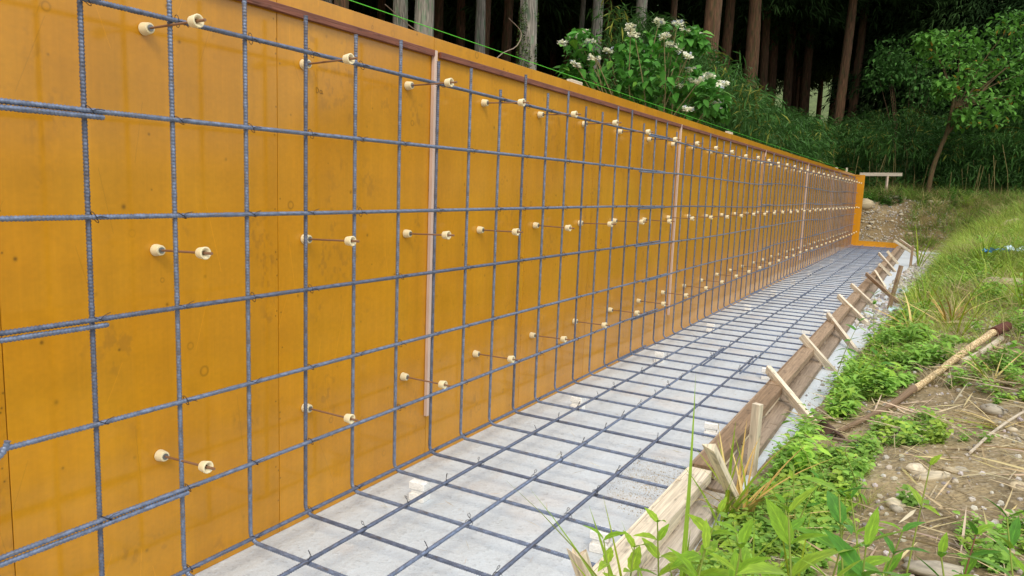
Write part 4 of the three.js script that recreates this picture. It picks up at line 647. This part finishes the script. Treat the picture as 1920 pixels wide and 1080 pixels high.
// bamboo thicket: a mass of leaves on thin canes
{
  const r = rng(5151), a = new Acc(), lf = leafGeo(0.2, 0.03, { fold: 0.3, droop: 0.35, segs: 2, shape: 0.5 });
  for (let k = 0; k < 11; k++) a.add(lf, mat4(V(rr(-0.16, 0.16, r), rr(-0.16, 0.16, r), rr(-0.16, 0.16, r)), EU(rr(-0.5, 0.5, r), r() * 6.28, rr(-1.0, 0.3, r)), rr(0.6, 1.2, r)), [1, 1, 1]);
  const g = a.build(); g.deleteAttribute('color'); const N = 19000, im = new THREE.InstancedMesh(g, instLeaf, N), c = new THREE.Color(); let k = 0;
  const hgt = (x, z) => 1.1 + 1.7 * fbm(x * 0.5 + 9, z * 0.5 + 3, 3, 520) + 0.25 * Math.max(0, -1 - x) * 0.4;
  while (k < N) {
    let x, z; if (r() < 0.28) { x = rr(-4.6, -0.9, r); z = rr(-13.5, -24, r); } else { x = rr(-5, 11, r); z = -24.4 - Math.pow(r(), 1.5) * 6.5; }
    const h = hgt(x, z) * (x < -0.8 && z > -24 ? 1.0 + 0.45 * sstep(-1, -4, x) : 1), q = Math.pow(r(), 0.7), lump = fbm(x * 1.1, q * 2.5 + z * 0.9, 3, 530); if (lump < 0.45) continue;
    im.setMatrixAt(k, mat4(V(x, ground(x, z) + h * q, z), new THREE.Euler(rr(-0.5, 0.5, r), r() * 6.28, rr(-0.5, 0.5, r)), rr(0.7, 1.5, r)));
    const d = rr(0.5, 1.3, r), y = r() < 0.06 ? 1 : 0; c.setRGB((0.06 + 0.18 * y) * d, (0.16 + 0.1 * y) * d, (0.03 + 0.01 * y) * d); im.setColorAt(k, c); k++;
  }
  top(im, 'bamboo_thicket', 'dense dark green bamboo grass thicket below the forest', 'thicket', null, 'stuff');
  const cg = []; for (let i = 0; i < 130; i++) { const x = rr(-1, 9, r), z = rr(-23.9, -26.5, r), y = ground(x, z), h = rr(0.6, 1.6, r), lx = rr(-0.35, 0.35, r), lz = rr(-0.2, 0.3, r); cg.push(sweep([V(x, y - 0.05, z), V(x + lx * 0.3, y + h * 0.5, z + lz * 0.4), V(x + lx * h * 0.6, y + h, z + lz)], () => 0.008, 4, V(0.2, 0, 1))); }
  top(new THREE.Mesh(mergeGeometries(cg), std({ color: 0x84784a, roughness: 0.9 })), 'bamboo_canes', 'thin tan canes standing in the bamboo thicket', 'canes', null, 'stuff');
}
// broad-leaved tree at the right
{
  const r = rng(6161), t = grp('broadleaf_tree', 'slender leaning tree with bright green leaves at the right, forked trunk', 'tree'), gy = ground(1.66, -23.9) - 0.1;
  const cl = [[1.40, 5.63, -23.95, 0.68], [2.02, 5.85, -24.38, 0.61], [2.47, 5.45, -24.83, 0.73], [2.06, 4.71, -23.75, 0.76], [2.93, 4.84, -24.88, 0.83], [3.42, 5.51, -25.49, 0.68], [2.84, 3.86, -23.45, 0.68], [3.61, 4.27, -25.35, 0.68], [1.76, 4.47, -23.48, 0.33], [1.23, 5.82, -23.55, 0.38], [4.0, 5.1, -25.2, 0.75], [3.2, 6.3, -25.0, 0.6], [4.6, 4.4, -25.5, 0.75], [2.3, 3.7, -23.9, 0.42], [4.4, 6.0, -25.8, 0.7]];
  const limb = (pts, a, b) => sweep(new THREE.CatmullRomCurve3(pts.map((p) => V(...p))).getPoints(16), (s, an, q) => lerp(a, b, q) * (0.9 + 0.2 * fbm(s * 4, an, 2, 9)), 8, V(0, 0, 1));
  const bark = std({ map: barkMap, bumpMap: barkBump, bumpScale: 0.01, color: 0xa88d68, roughness: 1 });
  part(t, 'trunk', limb([[1.62, gy, -23.85], [1.72, 2.3, -23.88], [1.95, 3.25, -23.94]], 0.075, 0.05), bark);
  const G = [limb([[1.95, 3.2, -23.94], [2.0, 3.8, -23.85], [2.05, 4.7, -23.8]], 0.06, 0.025), limb([[1.95, 3.2, -23.94], [2.3, 3.8, -24.0], [2.8, 4.6, -24.5], [3.4, 5.4, -25.3]], 0.05, 0.015)]; for (const c of cl) G.push(limb([[2.1, 3.9, -23.95], [(2.1 + c[0]) / 2, (3.9 + c[1]) / 2 + 0.2, (-23.95 + c[2]) / 2], [c[0], c[1], c[2]]], 0.022, 0.006));
  part(t, 'limbs', mergeGeometries(G), bark);
  const lf = leafGeo(0.19, 0.11, { fold: 0.2, droop: 0.3, segs: 3, shape: 0.7 }), a = new Acc();
  for (let k = 0; k < 4200; k++) { const c = cl[Math.floor(r() * cl.length)], u = V(rr(-1, 1, r), rr(-1, 1, r) * 0.7, rr(-1, 1, r)); if (u.length() > 1) continue; const P = V(c[0] + u.x * c[3], c[1] + u.y * c[3], c[2] + u.z * c[3]), d = rr(0.65, 1.3, r), y = r() < 0.03; a.add(lf, mat4(P, EU(rr(-0.5, 0.5, r), r() * 6.28, rr(-0.9, 0.3, r)), rr(0.6, 1.2, r)), y ? [0.5, 0.3, 0.04] : [0.125 * d, 0.31 * d, 0.045 * d]); }
  part(t, 'crown', a.build(), vcLeaf);
}
// leafy bushes between the thicket and the hanging cedars
{
  const r = rng(7171), lf = leafGeo(0.2, 0.10, { fold: 0.2, droop: 0.35, segs: 2, shape: 0.7 });
  const B = [[0.6, -28.6, 4.4, 1.5, 'green leafy bush left of the broad-leaved tree, above the thicket'], [4.3, -28.8, 4.6, 1.7, 'green leafy bush right of the broad-leaved tree, above the thicket'], [6.8, -27.6, 3.8, 1.6, 'leafy bush at the right edge above the thicket'], [2.6, -29.6, 5.4, 1.6, 'tall leafy bush showing through the broad-leaved tree crown']];
  for (const [x, z, h, R, label] of B) {
    const t = grp('leafy_bush', label, 'bush', 'bushes above the thicket'), y0 = ground(x, z), a = new Acc(), st = []; const c = [];
    for (let k = 0; k < 9; k++) { const an = r() * 6.28, d = R * Math.sqrt(r()) * 0.8; c.push([x + Math.cos(an) * d, y0 + h * rr(0.45, 1, r), z + Math.sin(an) * d, rr(0.45, 0.8, r)]); }
    for (const q of c) st.push(sweep(new THREE.CatmullRomCurve3([V(x, y0 - 0.1, z), V((x + q[0]) / 2 + 0.1, y0 + h * 0.35, (z + q[2]) / 2), V(q[0], q[1], q[2])]).getPoints(8), (s, an, w) => 0.03 * (1 - 0.8 * w), 5, V(0.6, 0, 0.8)));
    for (let k = 0; k < 2400; k++) { const q = c[k % 9], u = V(rr(-1, 1, r), rr(-0.75, 0.75, r), rr(-1, 1, r)); if (u.length() > 1) continue; const d = rr(0.6, 1.3, r); a.add(lf, mat4(V(q[0] + u.x * q[3], q[1] + u.y * q[3], q[2] + u.z * q[3]), EU(rr(-0.5, 0.5, r), r() * 6.28, rr(-0.9, 0.3, r)), rr(0.6, 1.2, r)), [0.075 * d, 0.20 * d, 0.04 * d]); }
    part(t, 'branches', mergeGeometries(st), barkBrown); part(t, 'foliage', a.build(), vcLeaf);
  }
}
// bare twigs above the formwork
{
  const tw = (pts, label) => top(new THREE.Mesh(sweep(new THREE.CatmullRomCurve3(pts.map((p) => V(...p))).getPoints(18), (s, a, q) => 0.004 * (1 - 0.7 * q) + 0.001, 5, V(0.7, 0, 0.7)), woodDirty), 'bare_twig', label, 'twig', 'bare twigs above the formwork');
  tw([[-0.9, 1.2, -3.4], [-0.85, 2.15, -3.5], [-0.82, 2.3, -3.75], [-0.85, 2.42, -3.85], [-0.9, 2.5, -3.75]], 'bare curved twig sticking up above the formwork by the mossy trunk');
  tw([[-0.9, 1.2, -3.3], [-0.95, 2.1, -3.1], [-1.0, 2.25, -2.7], [-1.02, 2.33, -2.5]], 'bare twig leaning left above the formwork by the slim trunk');
}
console.log('all done');
renderer.render(scene, camera);
